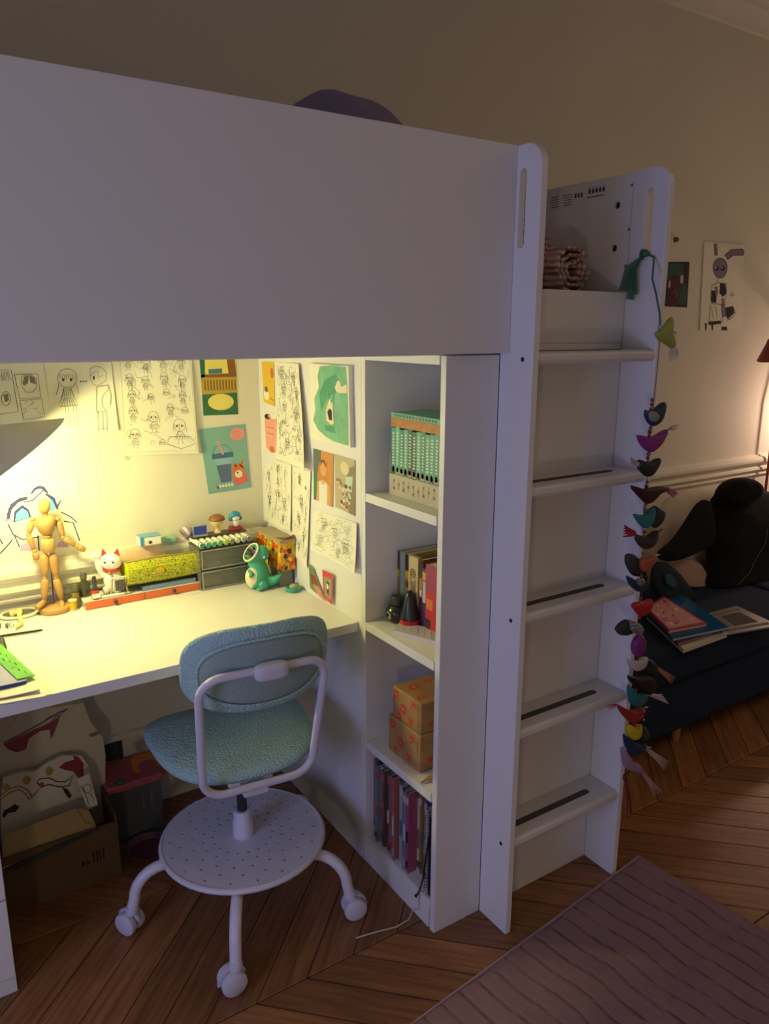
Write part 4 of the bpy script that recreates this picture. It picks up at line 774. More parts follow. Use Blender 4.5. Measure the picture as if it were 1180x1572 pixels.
MB().ell(Q(0, -.0275, .088), (.003, .002, .002), r3m, 8, 6).build('nose', M('d88a80', .4), ct, world=True)
# small easel in front of the cat
ez = thing('mini_easel', 'tiny wooden stand holding a dark square in front of the cat', 'stand', (-.495, .842, TZ)); WD2 = M('b39a70', .6)
for x0, y0, x1, y1 in ((-.506, .835, -.514, .834), (-.474, .835, -.466, .834), (-.49, .848, -.49, .862)): MB().tube([(x0, y0, TZ+.052), (x1, y1, TZ)], .0028, 6).build('leg', WD2, ez, world=True)
Bx(-.512, -.468, .834, .840, TZ+.045, TZ+.053).build('crossbar', M('e8e2d0', .5), ez, world=True); Bx(-.500, -.476, .8285, .8325, TZ+.016, TZ+.046).build('dark_square', M('4a4a46', .4), ez, world=True, label='dark grey square')
def bottle(name, label, cat, c, prof, mat, cap=None, capmat=None, capname='cap', extra=None):
    o = thing(name, label, cat, c); b = MB().lathe(prof, 20, Matrix.Translation(c)).build('bottle_body', mat, o, world=True)
    if cap: MB().lathe(cap, 18, Matrix.Translation(c)).build(capname, capmat, o, world=True)
    return o
c = Vector((-.553, .842, TZ)); o = bottle('nail_polish', 'small nail polish bottle with tall black cap and red label', 'bottle', c, [(0, 0), (.010, 0), (.011, .003), (.011, .022), (.006, .026), (0, .026)], M('c8322e', .15), [(0, .0262), (.0072, .0262), (.0055, .062), (.004, .065), (0, .065)], M('3c3a40', .4))
m = MB(); m.box(c.x-.0112, c.x+.0112, c.y-.0125, c.y-.0114, c.z+.005, c.z+.018); m.build('label_band', M('ece4dc', .5), o, world=True, label='white label band')
c = Vector((-.572, .885, TZ)); bottle('dark_glass_bottle', 'dark green glass bottle with round stopper left of the cat', 'bottle', c, [(0, 0), (.014, 0), (.016, .004), (.016, .034), (.008, .044), (.007, .05), (0, .05)], M('4a4c34', .12, alpha=.85), [(0, .0502), (.009, .0502), (.010, .06), (.007, .068), (0, .069)], M('6a6658', .2, .4))
c = Vector((-.600, .868, zt)); bottle('small_brown_bottle', 'short brown bottle with slanted dark cap beside the tray', 'bottle', c, [(0, 0), (.010, 0), (.011, .003), (.011, .045), (0, .047)], M('7a6a3c', .2), [(0, .0472), (.011, .0472), (.011, .062), (.008, .067), (0, .067)], M('55543c', .5))
c = Vector((-.612, .852, zt)); o = thing('thread_spool', 'yellow thread spool at the left end of the drawer tray', 'spool', c)
MB().lathe([(0, 0), (.012, 0), (.012, .003), (.007, .0035), (0, .0035)], 18, Matrix.Translation(c)).build('spool_core', M('d8c890', .6), o, world=True); MB().lathe([(0, .0036), (.0105, .0036), (.0115, .014), (.0105, .026), (0, .026)], 20, Matrix.Translation(c)).build('thread', M('d8b028', .8, bump=.6, bscale=300), o, world=True, label='yellow wound thread')
MB().lathe([(0, .0262), (.012, .0262), (.012, .029), (0, .029)], 18, Matrix.Translation(c)).build('spool_cap', M('d8c890', .6), o, world=True)
o = thing('white_marker', 'flat white marker lying in front of the small easel on the tray', 'marker', (-.51, .834, TZ)); MB().tube([(-.538, .8335, TZ+.0045), (-.478, .8335, TZ+.0045)], .0042, 10).build('barrel', M('e6e2d4', .4), o, world=True); MB().tube([(-.4775, .8335, TZ+.0045), (-.462, .8335, TZ+.0045)], [.0046, .004], 10).build('cap', M('a8a088', .4), o, world=True)
flat_book('blue_grey_case', [Vector(p) for p in ((-.425, .833, 0), (-.268, .833, 0), (-.268, .895, 0), (-.425, .895, 0))], TZ, .012, '7f8fa8', 'flat blue grey case lying under the yellow pencil case', 'case', edge='7f8fa8')
# yellow mesh pencil case: half-round tube with zip and snap
pc = thing('pencil_case', 'shiny yellow green patterned pencil case lying on the drawer tray', 'pencil case', (-.36, .87, TZ+.0125))
def ym():
    m = bpy.data.materials.new('yellow_mesh'); m.use_nodes = True; nt = m.node_tree; N = nt.nodes; L = nt.links; b = N['Principled BSDF']; b.inputs['Roughness'].default_value = .22
    tc = N.new('ShaderNodeTexCoord'); wv = N.new('ShaderNodeTexWave'); wv.bands_direction = 'DIAGONAL'; wv.inputs['Scale'].default_value = 58; wv.inputs['Distortion'].default_value = 14; wv.inputs['Detail Scale'].default_value = 2.2; L.new(tc.outputs['Object'], wv.inputs['Vector'])
    r = N.new('ShaderNodeValToRGB'); r.color_ramp.elements[0].position = .15; r.color_ramp.elements[0].color = (*lin('5c5a1c'), 1); r.color_ramp.elements[1].position = .45; r.color_ramp.elements[1].color = (*lin('bfc034'), 1); L.new(wv.outputs['Fac'], r.inputs[0]); L.new(r.outputs[0], b.inputs['Base Color']); return m
YM_ = ym(); YB = M('c4cc1a', .25); n1 = 28; m = MB(); xs = [-.462+.212*i/16 for i in range(17)]; rows = []; zb = TZ+.0128
def sec(x, a, k=1.): 
    cy2 = .862; r_ = .040*k*(1-.06*abs(x+.36)/.1); y_ = math.cos(a)*r_*.88; z_ = math.sin(a)*r_*.92
    return Vector((x, cy2+y_, zb+.0375+z_+ (0 if z_ > -.028 else .0)))
for x in xs: rows += [sec(x, 2*PI*j/n1) for j in range(n1)]
m.add(rows, [(i*n1+j, i*n1+(j+1) % n1, (i+1)*n1+(j+1) % n1, (i+1)*n1+j) for i in range(16) for j in range(n1)]); m.build('fabric', YM_, pc, world=True, ang=80)
for x, d in ((-.462, -.004), (-.250, .004)): m = MB(); m.prism([sec(x, 2*PI*j/n1, .99) for j in range(n1)], (d, 0, 0)); m.build('end_panel', YB, pc, world=True)
m = MB(); m.tube([sec(x, R(100), 1.03) for x in xs], .003, 6); m.build('zip', M('9a8a3a', .5), pc, world=True); 
for a_ in (150, 215): m = MB(); m.tube([sec(x, R(a_), 1.02) for x in xs], .0015, 6); m.build('seam', YB, pc, world=True)
m = MB(); p = sec(-.372, R(172), 1.02); m.box(p.x-.010, p.x+.010, p.y-.003, p.y+.001, p.z-.006, p.z+.007); m.build('tab', M('c89c1c', .3), pc, world=True, bev=.002, label='small orange tab')
# pile behind it
lz = .8435
o = lump('folded_cloth', M('e8c4a8', .9, bump=.4), (-.41, .899, .800), (.075, .0065, .052), 3, .08, flat=ZD+.001); tag(o, 'pale pink cloth bunched behind the yellow pencil case', 'cloth')
c = Yp(224, 842, .91); bxm = thing('tissue_box', 'small blue and white box on top of the pink cloth', 'box', (-.345, .905, .842)); 
Bx(-.412, -.352, .872, .910, .852, .877).build('carton', M('ebe8dc', .5), bxm, world=True, bev=.001); Bx(-.413, -.351, .871, .911, .8772, .8785).build('blue_top', M('5aa0c8', .4), bxm, world=True, label='blue top'); Bx(-.4125, -.4025, .8705, .8718, .8522, .878).build('blue_stripe', M('4a90c0', .4), bxm, world=True); Bx(-.388, -.380, .8705, .8718, .857, .865).build('print', M('33302c', .4), bxm, world=True)
tag(Bx(-.338, -.296, .905, .932, .8435, .856).build('mint_eraser', M('8cc0a4', .6), bev=.002), 'pale mint block lying on the wall ledge beside the tape roll', 'eraser')
o = thing('washi_tape', 'lilac striped tape roll leaning on the ledge left of the organizer', 'tape', (-.258, .915, .8435)); m = MB()
Mt = Matrix.Translation((-.262, .915, .862)) @ Matrix.Rotation(R(62), 4, 'Y'); pr = [(.013, -.012), (.019, -.012), (.019, .012), (.013, .012), (.013, -.012)]
def hollow(prof, n, M4):
    mb = MB(); vs = []; fs = []; k = len(prof)-1
    for r_, z_ in prof[:-1]: vs += [M4 @ Vector((r_*math.cos(2*PI*j/n), r_*math.sin(2*PI*j/n), z_)) for j in range(n)]
    for i in range(k):
        for j in range(n): fs.append((i*n+j, i*n+(j+1) % n, ((i+1) % k)*n+(j+1) % n, ((i+1) % k)*n+j))
    return mb.add(vs, fs)
hollow(pr, 24, Mt).build('roll', M('8c7a9c', .5), o, world=True); hollow([(.0192, -.004), (.0196, -.004), (.0196, .005), (.0192, .005), (0, 0)], 24, Mt).build('band', M('e0c8c0', .5), o, world=True)
# ================================================================ ORGANIZER with two drawers, markers and figurines on top
og = thing('drawer_organizer', 'smoky clear two-drawer organizer in the desk corner', 'organizer', (-.17, .86, ZD)); SM = M('8c8c80', .15, alpha=.5); SMD = M('6e6e66', .2)
OX0, OX1, OY0, OY1, OZ = -.262, -.09, .815, .900, .832
for a in ((OX0, OX0+.003, OY0, OY1, zt, OZ), (OX1-.003, OX1, OY0, OY1, zt, OZ), (OX0+.003, OX1-.003, OY1-.003, OY1, zt, OZ)): Bx(*a).build('side', SM, og, world=True, smooth=False)
Bx(OX0-.001, OX1+.001, OY0-.001, OY1, OZ+.0001, OZ+.003).build('top', M('55534c', .25), og, world=True, smooth=False); Bx(OX0+.003, OX1-.003, OY0, OY1-.003, .766, .769).build('divider', SMD, og, world=True, smooth=False)
rr = random.Random(8)
for z0, z1 in ((zt+.001, .764), (.770, .829)):
    d_ = Bx(OX0+.004, OX1-.004, OY0-.003, OY0-.0005, z0, z1).build('drawer', SM, og, world=True, smooth=False, bev=.0006); m = MB()
    for i in range(4): a0 = ((OX0+.006, OX1-.006, OY0-.0045, OY0-.0031, z1-.004, z1-.001), (OX0+.006, OX1-.006, OY0-.0045, OY0-.0031, z0+.001, z0+.004), (OX0+.006, OX0+.009, OY0-.0045, OY0-.0031, z0+.004, z1-.004), (OX1-.009, OX1-.006, OY0-.0045, OY0-.0031, z0+.004, z1-.004))[i]; m.box(*a0)
    m.build('drawer_frame', M('9c9c90', .2), d_, world=True, smooth=False); Bx(OX0+.006, OX1-.006, OY0+.003, OY1-.006, z0+.001, z0+.003).build('drawer_floor', SMD, d_, world=True, smooth=False)
for k, (x0, x1, z_, h_, c_, lab) in enumerate(((-.232, -.19, .771, .013, '3fae9c', 'turquoise stick in the upper organizer drawer'), (-.252, -.235, .771, .02, 'd86a70', 'coral pink scrap in the upper organizer drawer'), (-.185, -.125, .771, .012, '8a6a4c', 'brownish strip at the right of the upper organizer drawer'), (-.25, -.225, .711, .018, 'e0a040', 'yellow ball of clay in the lower organizer drawer'), (-.222, -.185, .711, .02, 'd0543c', 'red orange lump in the lower organizer drawer'), (-.175, -.12, .711, .022, '9a7a5c', 'tan lump at the right of the lower organizer drawer'))):
    tag(MB().ell(((x0+x1)/2, .835, z_+h_/2+.001), ((x1-x0)/2, .009, h_/2), None, 12, 8, e=.7).build('craft_piece', M(c_, .5)), lab, 'craft supply')
CAPC = ['2f8a74', '2f9a84', '3fa870', '4faa5c', 'a8c83a', '7a8a4a', 'c8c8b8', 'b0b0a8', '8a7a9c']
ORDM = ['leftmost', 'second', 'third', 'fourth', 'fifth', 'sixth', 'seventh', 'eighth', 'rightmost']
tz_ = OZ+.0034
for i in range(9):
    x = -.252+.0185*i; col = CAPC[i]; w_ = ['dark green', 'teal', 'green', 'mid green', 'lime', 'olive', 'pale grey', 'grey', 'mauve'][i]
    o = thing('colour_marker', f'white marker with {w_} tip, {ORDM[i]} of the row on the organizer' if 0 < i < 8 else f'white marker with {w_} tip at the {("left", "right")[i == 8]} end of the row on the organizer', 'marker', (x, .84, tz_), 0, 'markers in a row on top of the organizer')
    MB().tube([(x, .812, tz_+.0085), (x, .90, tz_+.0085)], .0083, 12).build('barrel', M('efece0', .3), o, world=True); MB().tube([(x, .8105, tz_+.0085), (x, .8119, tz_+.0085)], [.0062, .0075], 12).build('tip_disc', M(col, .4), o, world=True, label='coloured end disc'); MB().tube([(x, .818, tz_+.0085), (x, .824, tz_+.0085)], .0085, 12).build('colour_band', M(col, .4), o, world=True)
rb2 = Bx(-.262, -.09, .864, .904, tz_+.0172, tz_+.022).build('marker_tray', M('45423e', .4), bev=.001); tag(rb2, 'dark flat tray resting on the row of markers', 'tray'); tz2 = tz_+.0224
o = thing('framed_blue_card', 'small clear stand with a deep blue card on the dark tray', 'card stand', (-.235, .885, tz2)); Bx(-.256, -.212, .874, .877, tz2, tz2+.032).build('card_holder', M('8a94a0', .2), o, world=True, bev=.001); Bx(-.253, -.215, .8725, .8738, tz2+.006, tz2+.029).build('blue_card', M('2f3fa8', .4), o, world=True, smooth=False, label='deep blue card'); Bx(-.256, -.212, .866, .874, tz2, tz2+.003).build('foot', M('8a94a0', .2), o, world=True)
c = Vector((-.176, .886, tz2)); o = thing('mushroom_figurine', 'cream mushroom figurine with a brown cap on the dark tray', 'figurine', c)
MB().lathe([(0, 0), (.012, 0), (.012, .002), (.0075, .006), (.007, .016), (.012, .022), (.019, .030), (.020, .037), (0, .04)], 24, Matrix.Translation(c)).build('body', M('e0c88c', .5), o, world=True, ang=60); MB().lathe([(0, .0402), (.024, .0385), (.025, .041), (.021, .049), (.012, .0545), (0, .056)], 24, Matrix.Translation(c)).build('cap', M('8a5c30', .5), o, world=True, ang=60, label='brown cap')
c = Vector((-.118, .884, tz2)); o = thing('blue_hat_figurine', 'white figurine with a blue bonnet standing on a red base', 'figurine', c)
Bx(c.x-.018, c.x+.018, c.y-.012, c.y+.012, c.z, c.z+.012).build('red_base', M('a83038', .4), o, world=True, bev=.002, label='red base')
m = MB(); m.ell(c+Vector((0, -.004, .022)), (.011, .009, .011)); m.ell(c+Vector((0, -.004, .038)), (.013, .011, .011)); m.build('body', M('eae4dc', .4), o, world=True, ang=80); m = MB(); m.ell(c+Vector((0, .001, .045)), (.019, .014, .014)); m.ell(c+Vector((-.014, -.002, .036)), .007); m.ell(c+Vector((.015, -.002, .036)), .007); m.build('bonnet', M('3a90b8', .5), o, world=True, ang=80, label='blue bonnet')
# ================================================================ green dinosaur pen holder, box behind it, tape
DG = M('3f9c80', .45)
dc = Vector((-.108, .752, zt)); dn = thing('dinosaur_pen_holder', 'green dinosaur pen holder with open mouth full of pens', 'pen holder', dc)
def D_(x, z, y=0): return dc+RTh*x+Vector((0, 0, z))+FWh*y
RTh = Vector((RT.x, RT.y, 0)).normalized(); FWh = Vector((FW.x, FW.y, 0)).normalized(); Rm = Matrix((RTh, FWh, (0, 0, 1))).transposed()
m = MB(); m.tube([D_(.0, .004), D_(.0, .014), D_(.004, .04), D_(.004, .062), D_(-.004, .082), D_(-.006, .095)], [.026, .033, .032, .026, .024, .026], 20); m.build('body', DG, dn, world=True, ang=80)
m = MB(); m.tube([D_(.012, .024, .004), D_(.038, .020, .0), D_(.056, .027, -.006), D_(.074, .045, -.016)], [.028, .020, .012, .004], 12); m.build('tail', DG, dn, world=True, ang=80)
m = MB(); m.ell(D_(-.010, .036, -.017), (.024, .018, .033), Rm, 18, 12); m.build('belly', M('e8dcb4', .6), dn, world=True, ang=80, label='cream belly')
m = MB(); m.ell(D_(.020, .016, -.020), (.016, .018, .016), Rm); m.ell(D_(.012, .007, -.032), (.012, .012, .0065), Rm); m.build('leg', DG, dn, world=True, ang=80); m = MB(); m.tube([D_(-.018, .058, -.02), D_(-.010, .050, -.034), D_(-.016, .043, -.038)], [.008, .007, .005], 10); m.build('arm', DG, dn, world=True, ang=80)
hx = (Vector((0, 0, 1))*.62-RTh*.62-FWh*.48).normalized(); hm = Matrix.Translation(D_(-.004, .100)) @ hx.to_track_quat('Z', 'Y').to_matrix().to_4x4()
hollow([(.018, -.012), (.029, -.004), (.031, .012), (.026, .020), (.022, .014), (.016, -.008), (0, 0)], 28, hm).build('jaw', DG, dn, world=True, ang=80); m = MB(); m.tube([hm @ Vector((.0285*math.cos(a), .0285*math.sin(a), .019)) for a in [2*PI*i/28 for i in range(28)]], .0028, 8, closed=True); m.build('lip', M('e8e4d0', .5), dn, world=True, label='white lip ring')
m = MB(); m.ell(D_(.013, .106), (.024, .024, .025), Rm, 16, 10); m.build('head', DG, dn, world=True, ang=80); MB().ell(D_(.024, .100, -.019), .004, None, 10, 6).build('eye', M('e8e4d8', .3), dn, world=True, label='white eye')
rr = random.Random(4)
for i, (nm, cc, w_) in enumerate((('pink pen', 'c84878', .003), ('black pen', '1c1a1e', .0032), ('orange pencil', 'd88a30', .003), ('purple pen', '6a3a78', .003), ('dark red pen', '7a2a30', .0032), ('yellow pen', 'd8b838', .0028), ('grey pen', '77747a', .003))):
    a = 2*PI*i/7; b0 = hm @ Vector((.011*math.cos(a), .011*math.sin(a), -.006)); b1 = hm @ Vector((.016*math.cos(a+.3), .016*math.sin(a+.3), .028+rr.uniform(-.004, .008)))
    o = thing('pen', f'{nm} sticking out of the dinosaur mouth', 'pen', b0); MB().tube([b0, b0.lerp(b1, .9), b1], [w_, w_, w_*.5], 8).build('barrel', M(cc, .4), o, world=True)
gx = thing('card_game_box', 'colourful orange and yellow cardboard box with grey lid behind the dinosaur', 'box', (-.09, .83, zt))
Bx(-.050, -.008, .72, .865, zt, .760).build('grey_base', M('8c8474', .6), gx, world=True, smooth=False); 
def cartoon_mat():
    m = bpy.data.materials.new('busy_print'); m.use_nodes = True; nt = m.node_tree; N = nt.nodes; L = nt.links; b = N['Principled BSDF']; tc = N.new('ShaderNodeTexCoord'); v = N.new('ShaderNodeTexVoronoi'); v.inputs['Scale'].default_value = 85; L.new(tc.outputs['Object'], v.inputs['Vector'])
    r = N.new('ShaderNodeValToRGB'); r.color_ramp.interpolation = 'CONSTANT'; e = r.color_ramp.elements; e[0].color = (*lin('d8501c'), 1); e[1].position = .25; e[1].color = (*lin('e8a820'), 1)
    for p_, c_ in ((.45, 'f0d040'), (.6, '4a2a18'), (.7, 'e07830'), (.85, 'a8b838')): x = e.new(p_); x.color = (*lin(c_), 1)
    sp2 = N.new('ShaderNodeSeparateColor'); L.new(v.outputs['Color'], sp2.inputs[0]); L.new(sp2.outputs[0], r.inputs[0]); L.new(r.outputs[0], b.inputs['Base Color']); return m
Bx(-.054, -.006, .705, .870, .7605, .846).build('printed_body', cartoon_mat(), gx, world=True, smooth=False, label='orange and yellow printed body'); Bx(-.057, -.004, .700, .872, .8465, .856).build('lid', M('a89c80', .6), gx, world=True, smooth=False, label='grey lid')
m = MB(); m.add([(-.045, .699, .8565), (-.010, .699, .8565), (-.004, .72, .8565), (-.055, .74, .8565), (-.03, .70, .863), (-.006, .71, .867)], [(0, 1, 4), (1, 2, 5), (0, 4, 3), (4, 5, 2), (4, 1, 5), (0, 3, 2, 1), (3, 4, 2)]); m.build('torn_flap', M('7a4a34', .6), gx, world=True, smooth=False)
c = Vector((-.032, .668, zt)); o = thing('tape_ring', 'turquoise plastic ring holder standing near the side panel', 'tape dispenser', c); hollow([(.013, 0), (.023, 0), (.025, .005), (.023, .012), (.014, .012), (0, 0)], 28, Matrix.Translation(c)).build('ring', M('3f9a88', .3), o, world=True); MB().ell(c+Vector((.0, 0, .012)), (.012, .012, .010)).build('ball', M('b0a878', .5, noise=.3, nscale=90), o, world=True)
# ================================================================ MANGA, BOTTLES AND BOOKS ON THE SHELVES
S1, S2, S3, S0 = 1.0616, .7178, .3754, .077
sl = thing('book_slipcase', 'grey illustrated slipcase holding the teal comics on the top shelf', 'slipcase', (.1, .15, S1)); SLM = M('bdb6a0', .6)
y0, y1, x0, x1 = Xp(673, 680, .045).y, Xp(599, 680, .045).y, .045, .165; sz = S1+.0005
Bx(x0, x0+.002, y0-.004, y1+.004, sz, sz+.052).build('front_panel', SLM, sl, world=True, smooth=False); Bx(x0+.0021, x1, y0-.004, y1+.004, sz, sz+.002).build('bottom_panel', SLM, sl, world=True, smooth=False)
for yy in (y0-.004, y1+.002): Bx(x0+.0021, x1, yy, yy+.002, sz+.0021, sz+.10).build('side_panel', SLM, sl, world=True, smooth=False)
m = MB(); rr = random.Random(6)
for i in range(9):
    yy = y0+.012+i*(y1-y0-.02)/8.5; zz = sz+.012+rr.uniform(0, .008)
    for q_ in range(3): m.add([(x0-.0003-.00002*q_, yy-.004+q_*.001, zz+.009*q_), (x0-.0003, yy+.005-q_*.001, zz+.009*q_), (x0-.0003, yy+.004, zz+.009*q_+.008), (x0-.0003, yy-.003, zz+.009*q_+.008)], [(0, 1, 2, 3)], (i+q_) % 4)
m.build('printed_pattern', [M('8c6a5c', .6), M('c89488', .6), M('6c6a64', .6), M('a89c6c', .6)], sl, world=True, smooth=False)
TEAL2 = ['4f9c8c', '5aa896', '63ac98', '4a8c80', '6cb4a0']; nb = 11; bw = (y1-y0-.002)/nb; btop = .166
for i in range(nb):
    yb = y0+.0008+i*bw; dark = i in (5, 6); c_ = '3c6c66' if dark else TEAL2[i % 5]; hh = btop-.002*(i % 3)
    o = thing('comic_volume', f'teal-spined comic volume in the grey slipcase, {ORD[10-i]} from the far end of the row', 'book', (x0+.06, yb+bw/2, sz+.0022), 0, 'teal comics in the slipcase')
    z0_ = sz+.0025
    Bx(x0+.004, x1-.006, yb+.0018, yb+bw-.0022, z0_+.001, z0_+hh-.002).build('pages', M('d8d0b4', .9), o, world=True, smooth=False); m = MB(); m.box(x0+.0025, x0+.004, yb+.0003, yb+bw-.0006, z0_, z0_+hh); m.box(x0+.004, x1-.005, yb+.0003, yb+.0016, z0_, z0_+hh); m.box(x0+.004, x1-.005, yb+bw-.002, yb+bw-.0006, z0_, z0_+hh); cv = m.build('cover', M(c_, .45), o, world=True, smooth=False)
    m = MB(); ym2 = yb+bw/2; xx = x0+.0023
    for k in range(11): zz = z0_+hh*(.93-.045*k); w_ = bw*.26*(.6+.4*rr.random()); m.add([(xx, ym2-w_, zz-.004), (xx, ym2+w_, zz-.0035), (xx, ym2+w_*.8, zz), (xx, ym2-w_*.7, zz-.0005)], [(0, 1, 2, 3)], 0)
    w_ = bw*.32; m.add([(xx, ym2+w_*math.cos(R(a)), z0_+hh*.38+w_*1.3*math.sin(R(a))) for a in range(0, 360, 45)], [tuple(range(8))], 1)
    m.add([(xx, yb+.001, z0_+.052-.0), (xx, yb+bw-.002, z0_+.052), (xx, yb+bw*.7, z0_+.066+rr.random()*.006), (xx, yb+bw*.3, z0_+.068)], [(0, 1, 2, 3)], 2+i % 3)
    m.build('spine_print', [M('e8ecdc', .6), M('c8605a', .6), M('c89a70', .6), M('6a4a3c', .6), M('b8a890', .6)], cv, world=True, smooth=False)
hz = sz+.0025+btop+.0006
for k, (th, cc, lab) in enumerate(((.022, 'b07848', 'orange brown patterned comic lying flat across the top of the teal row'), (.012, '6fb09c', 'thin pale teal comic lying flat, topmost above the teal row'))):
    o = thing('flat_comic', lab, 'book', (x0+.06, .15, hz)); Bx(x0+.003, x1-.006, y0-.001, y1-.004, hz+.0015, hz+th-.0015).build('pages', M('cfa878' if k == 0 else 'd8d4b8', .9, noise=.35 if k == 0 else 0, nscale=60), o, world=True, smooth=False); m = MB(); m.box(x0, x1-.004, y0-.003, y1-.002, hz, hz+.0014); m.box(x0, x1-.004, y0-.003, y1-.002, hz+th-.0014, hz+th); m.box(x0, x0+.0029, y0-.003, y1-.002, hz+.0014, hz+th-.0014); cv = m.build('cover', M(cc, .5, noise=.5 if k == 0 else 0, nscale=70), o, world=True, smooth=False)
    if k:
        m = MB(); yy = y1-.02
        for i in range(14):
            w_ = .006 if i != 7 else .010; m.add([(x0-.0003, yy, hz+.003), (x0-.0003, yy-w_, hz+.003), (x0-.0003, yy-w_, hz+.009), (x0-.0003, yy, hz+.009)], [(0, 1, 2, 3)], 1 if i == 7 else 0); yy -= w_+.006
        m.build('spine_print', [M('3c5c54', .6), M('c8605a', .6)], cv, world=True, smooth=False)
    hz += th+.0005
# middle shelf
zm = S2+.0005
def spine_book(name, label, y0, y1, x0, d, h, spine, cover, z0, tilt=0, deco=None, group=None, cat='book', edge='ded4bc'):
    o = thing(name, label, cat, (x0+d/2, (y0+y1)/2, z0), 0, group); Mx = Matrix.Translation((x0, (y0+y1)/2, z0)) @ Matrix.Rotation(R(tilt), 4, 'X') @ Matrix.Translation((-x0, -(y0+y1)/2, -z0)) if tilt else None
    k = min(.0016, (y1-y0)*.2); Bx(x0+k, x0+d-.002, y0+k, y1-k, z0+.001, z0+h-.002, 0, Mx).build('pages', M(edge, .9), o, world=True, smooth=False)
    m = MB(); m.box(x0, x0+k, y0, y1, z0, z0+h, 0, Mx); m.box(x0+k, x0+d, y0, y0+k*.9, z0, z0+h, 1, Mx); m.box(x0+k, x0+d, y1-k*.9, y1, z0, z0+h, 1, Mx); cv = m.build('cover', [M(spine, .4), M(cover, .4)], o, world=True, smooth=False)
    if deco:
        m = MB(); ms = []
        for (a, b, c_, e_, col) in deco: m.add([(Mx @ Vector(p) if Mx else Vector(p)) for p in ((x0-.0003-.00005*len(ms), y0+(y1-y0)*a, z0+h*c_), (x0-.0003-.00005*len(ms), y0+(y1-y0)*b, z0+h*c_), (x0-.0003-.00005*len(ms), y0+(y1-y0)*b, z0+h*e_), (x0-.0003-.00005*len(ms), y0+(y1-y0)*a, z0+h*e_))], [(0, 1, 2, 3)], len(ms)); ms.append(M(col, .5))
        m.build('spine_print', ms, cv, world=True, smooth=False)
    return o
BX = .10
YB_ = [Xp(u, 940, BX).y for u in (606, 613, 620, 628, 642, 648, 655, 667)]
spine_book('tall_book', 'slim yellow and brown spined book, leftmost standing behind the round black bottle', YB_[1], YB_[0]-.001, BX, .13, .18, '7f8a3a', '8a8a5c', zm, deco=[(.1, .9, .72, .98, '3c3424'), (.1, .9, .60, .70, 'd8b838'), (.1, .9, .40, .5, 'c86a50')])
spine_book('tall_book', 'pale blue spined book standing second from the left behind the bottles', YB_[2], YB_[1]-.001, BX, .13, .18, '9cb0a4', '9cb0a4', zm, deco=[(.2, .8, .1, .5, 'a8c89c')])
spine_book('tall_book', 'yellow spined book with dark top and brown emblem behind the bottles', YB_[3], YB_[2]-.001, BX, .13, .18, 'c8a02c', 'c8a858', zm, deco=[(.1, .9, .75, .99, '3a2c2c'), (.15, .85, .64, .73, 'd8c040'), (.2, .8, .5, .6, '8a4a30')])
mg = thing('tan_magazine', 'tan magazine with round spiral emblem and rays facing outward behind the bottles', 'magazine', (BX, .22, zm)); Bx(BX-.004, BX+.008, YB_[4], YB_[3]-.001, zm, zm+.181).build('pages', M('c8b484', .6), mg, world=True, smooth=False)
m = MB(); cc = Vector((BX-.0046, (YB_[3]+YB_[4])/2, zm+.137))
for rr_, w_ in ((.011, .0032), (.005, .0028)): m.tube([cc+Vector((0, rr_*math.cos(a), rr_*math.sin(a))) for a in [2*PI*i/24 for i in range(24)]], w_*.4, 6, closed=True)
for a in range(200, 345, 12): p = cc+Vector((0, .012*math.cos(R(a)), .022*math.sin(R(a)))); q_ = cc+Vector((0, .05*math.cos(R(a))*.3, .075*math.sin(R(a)))); ribbon(m, [p, q_], .0014, Vector((-1, 0, 0)), 1)
m.build('emblem_print', [M('6a4a1c', .6), M('8a8468', .6)], mg, world=True, smooth=False)
spine_book('tall_book', 'dark red and gold spined book right of the tan magazine', YB_[5], YB_[4]-.001, BX, .13, .18, '7a3038', '5c4430', zm, deco=[(.1, .9, .75, .99, '3c3020'), (.1, .9, .55, .72, 'b08a3c'), (.2, .8, .45, .55, 'd8c8a8')])
spine_book('tall_book', 'navy and white spined book between the dark red and the bright red books', YB_[6], YB_[5]-.001, BX-.003, .13, .16, '3c3c6a', '8c8c9c', zm, deco=[(.1, .9, .82, .95, 'c8a048'), (.1, .8, .45, .8, 'b8b8c0')])
spine_book('tall_book', 'bright red spined book nearest the front panel on the middle shelf', YB_[7]-.012, YB_[6]-.001, BX-.006, .14, .178, 'c0303c', 'b84a5c', zm, deco=[(.0, 1, .6, 1., '9c3c5c'), (.3, .9, .35, .5, 'd87a40'), (.5, 1, .0, .2, '3c1a24')])
c = Vector((.072, .278, zm)); bb = thing('round_black_bottle', 'round black bottle with ribbed cap and white print on the middle shelf', 'bottle', c)
MB().lathe([(0, 0), (.018, 0), (.026, .008), (.030, .020), (.029, .032), (.022, .044), (.015, .048), (0, .048)], 26, Matrix.Translation(c)).build('bottle_body', M('2a2c26', .25), bb, world=True, ang=60); MB().lathe([(0, .0482), (.019, .0482), (.020, .052), (.019, .066), (.016, .07), (0, .07)], 14, Matrix.Translation(c)).build('cap', M('33332e', .5), bb, world=True, ang=25)
m = MB(); d0 = Vector((-.94, -.34, 0)).normalized(); sd = Vector((-d0.y, d0.x, 0)); pc0 = c+d0*.0308+Vector((0, 0, .022))
for q_ in ([(-.006, .010), (.0, .004), (-.002, -.008)], [(.002, .008), (-.004, .0), (.004, -.004)], [(-.016, .010), (-.008, .007)], [(-.012, -.004), (-.006, -.006)]): m.tube([pc0+sd*a*.8+Vector((0, 0, b))-d0*(.0004+abs(a)*.5*abs(a)*60*.5) for a, b in q_], .0009, 5)
m.build('white_print', M('d8d4c8', .5), bb, world=True)
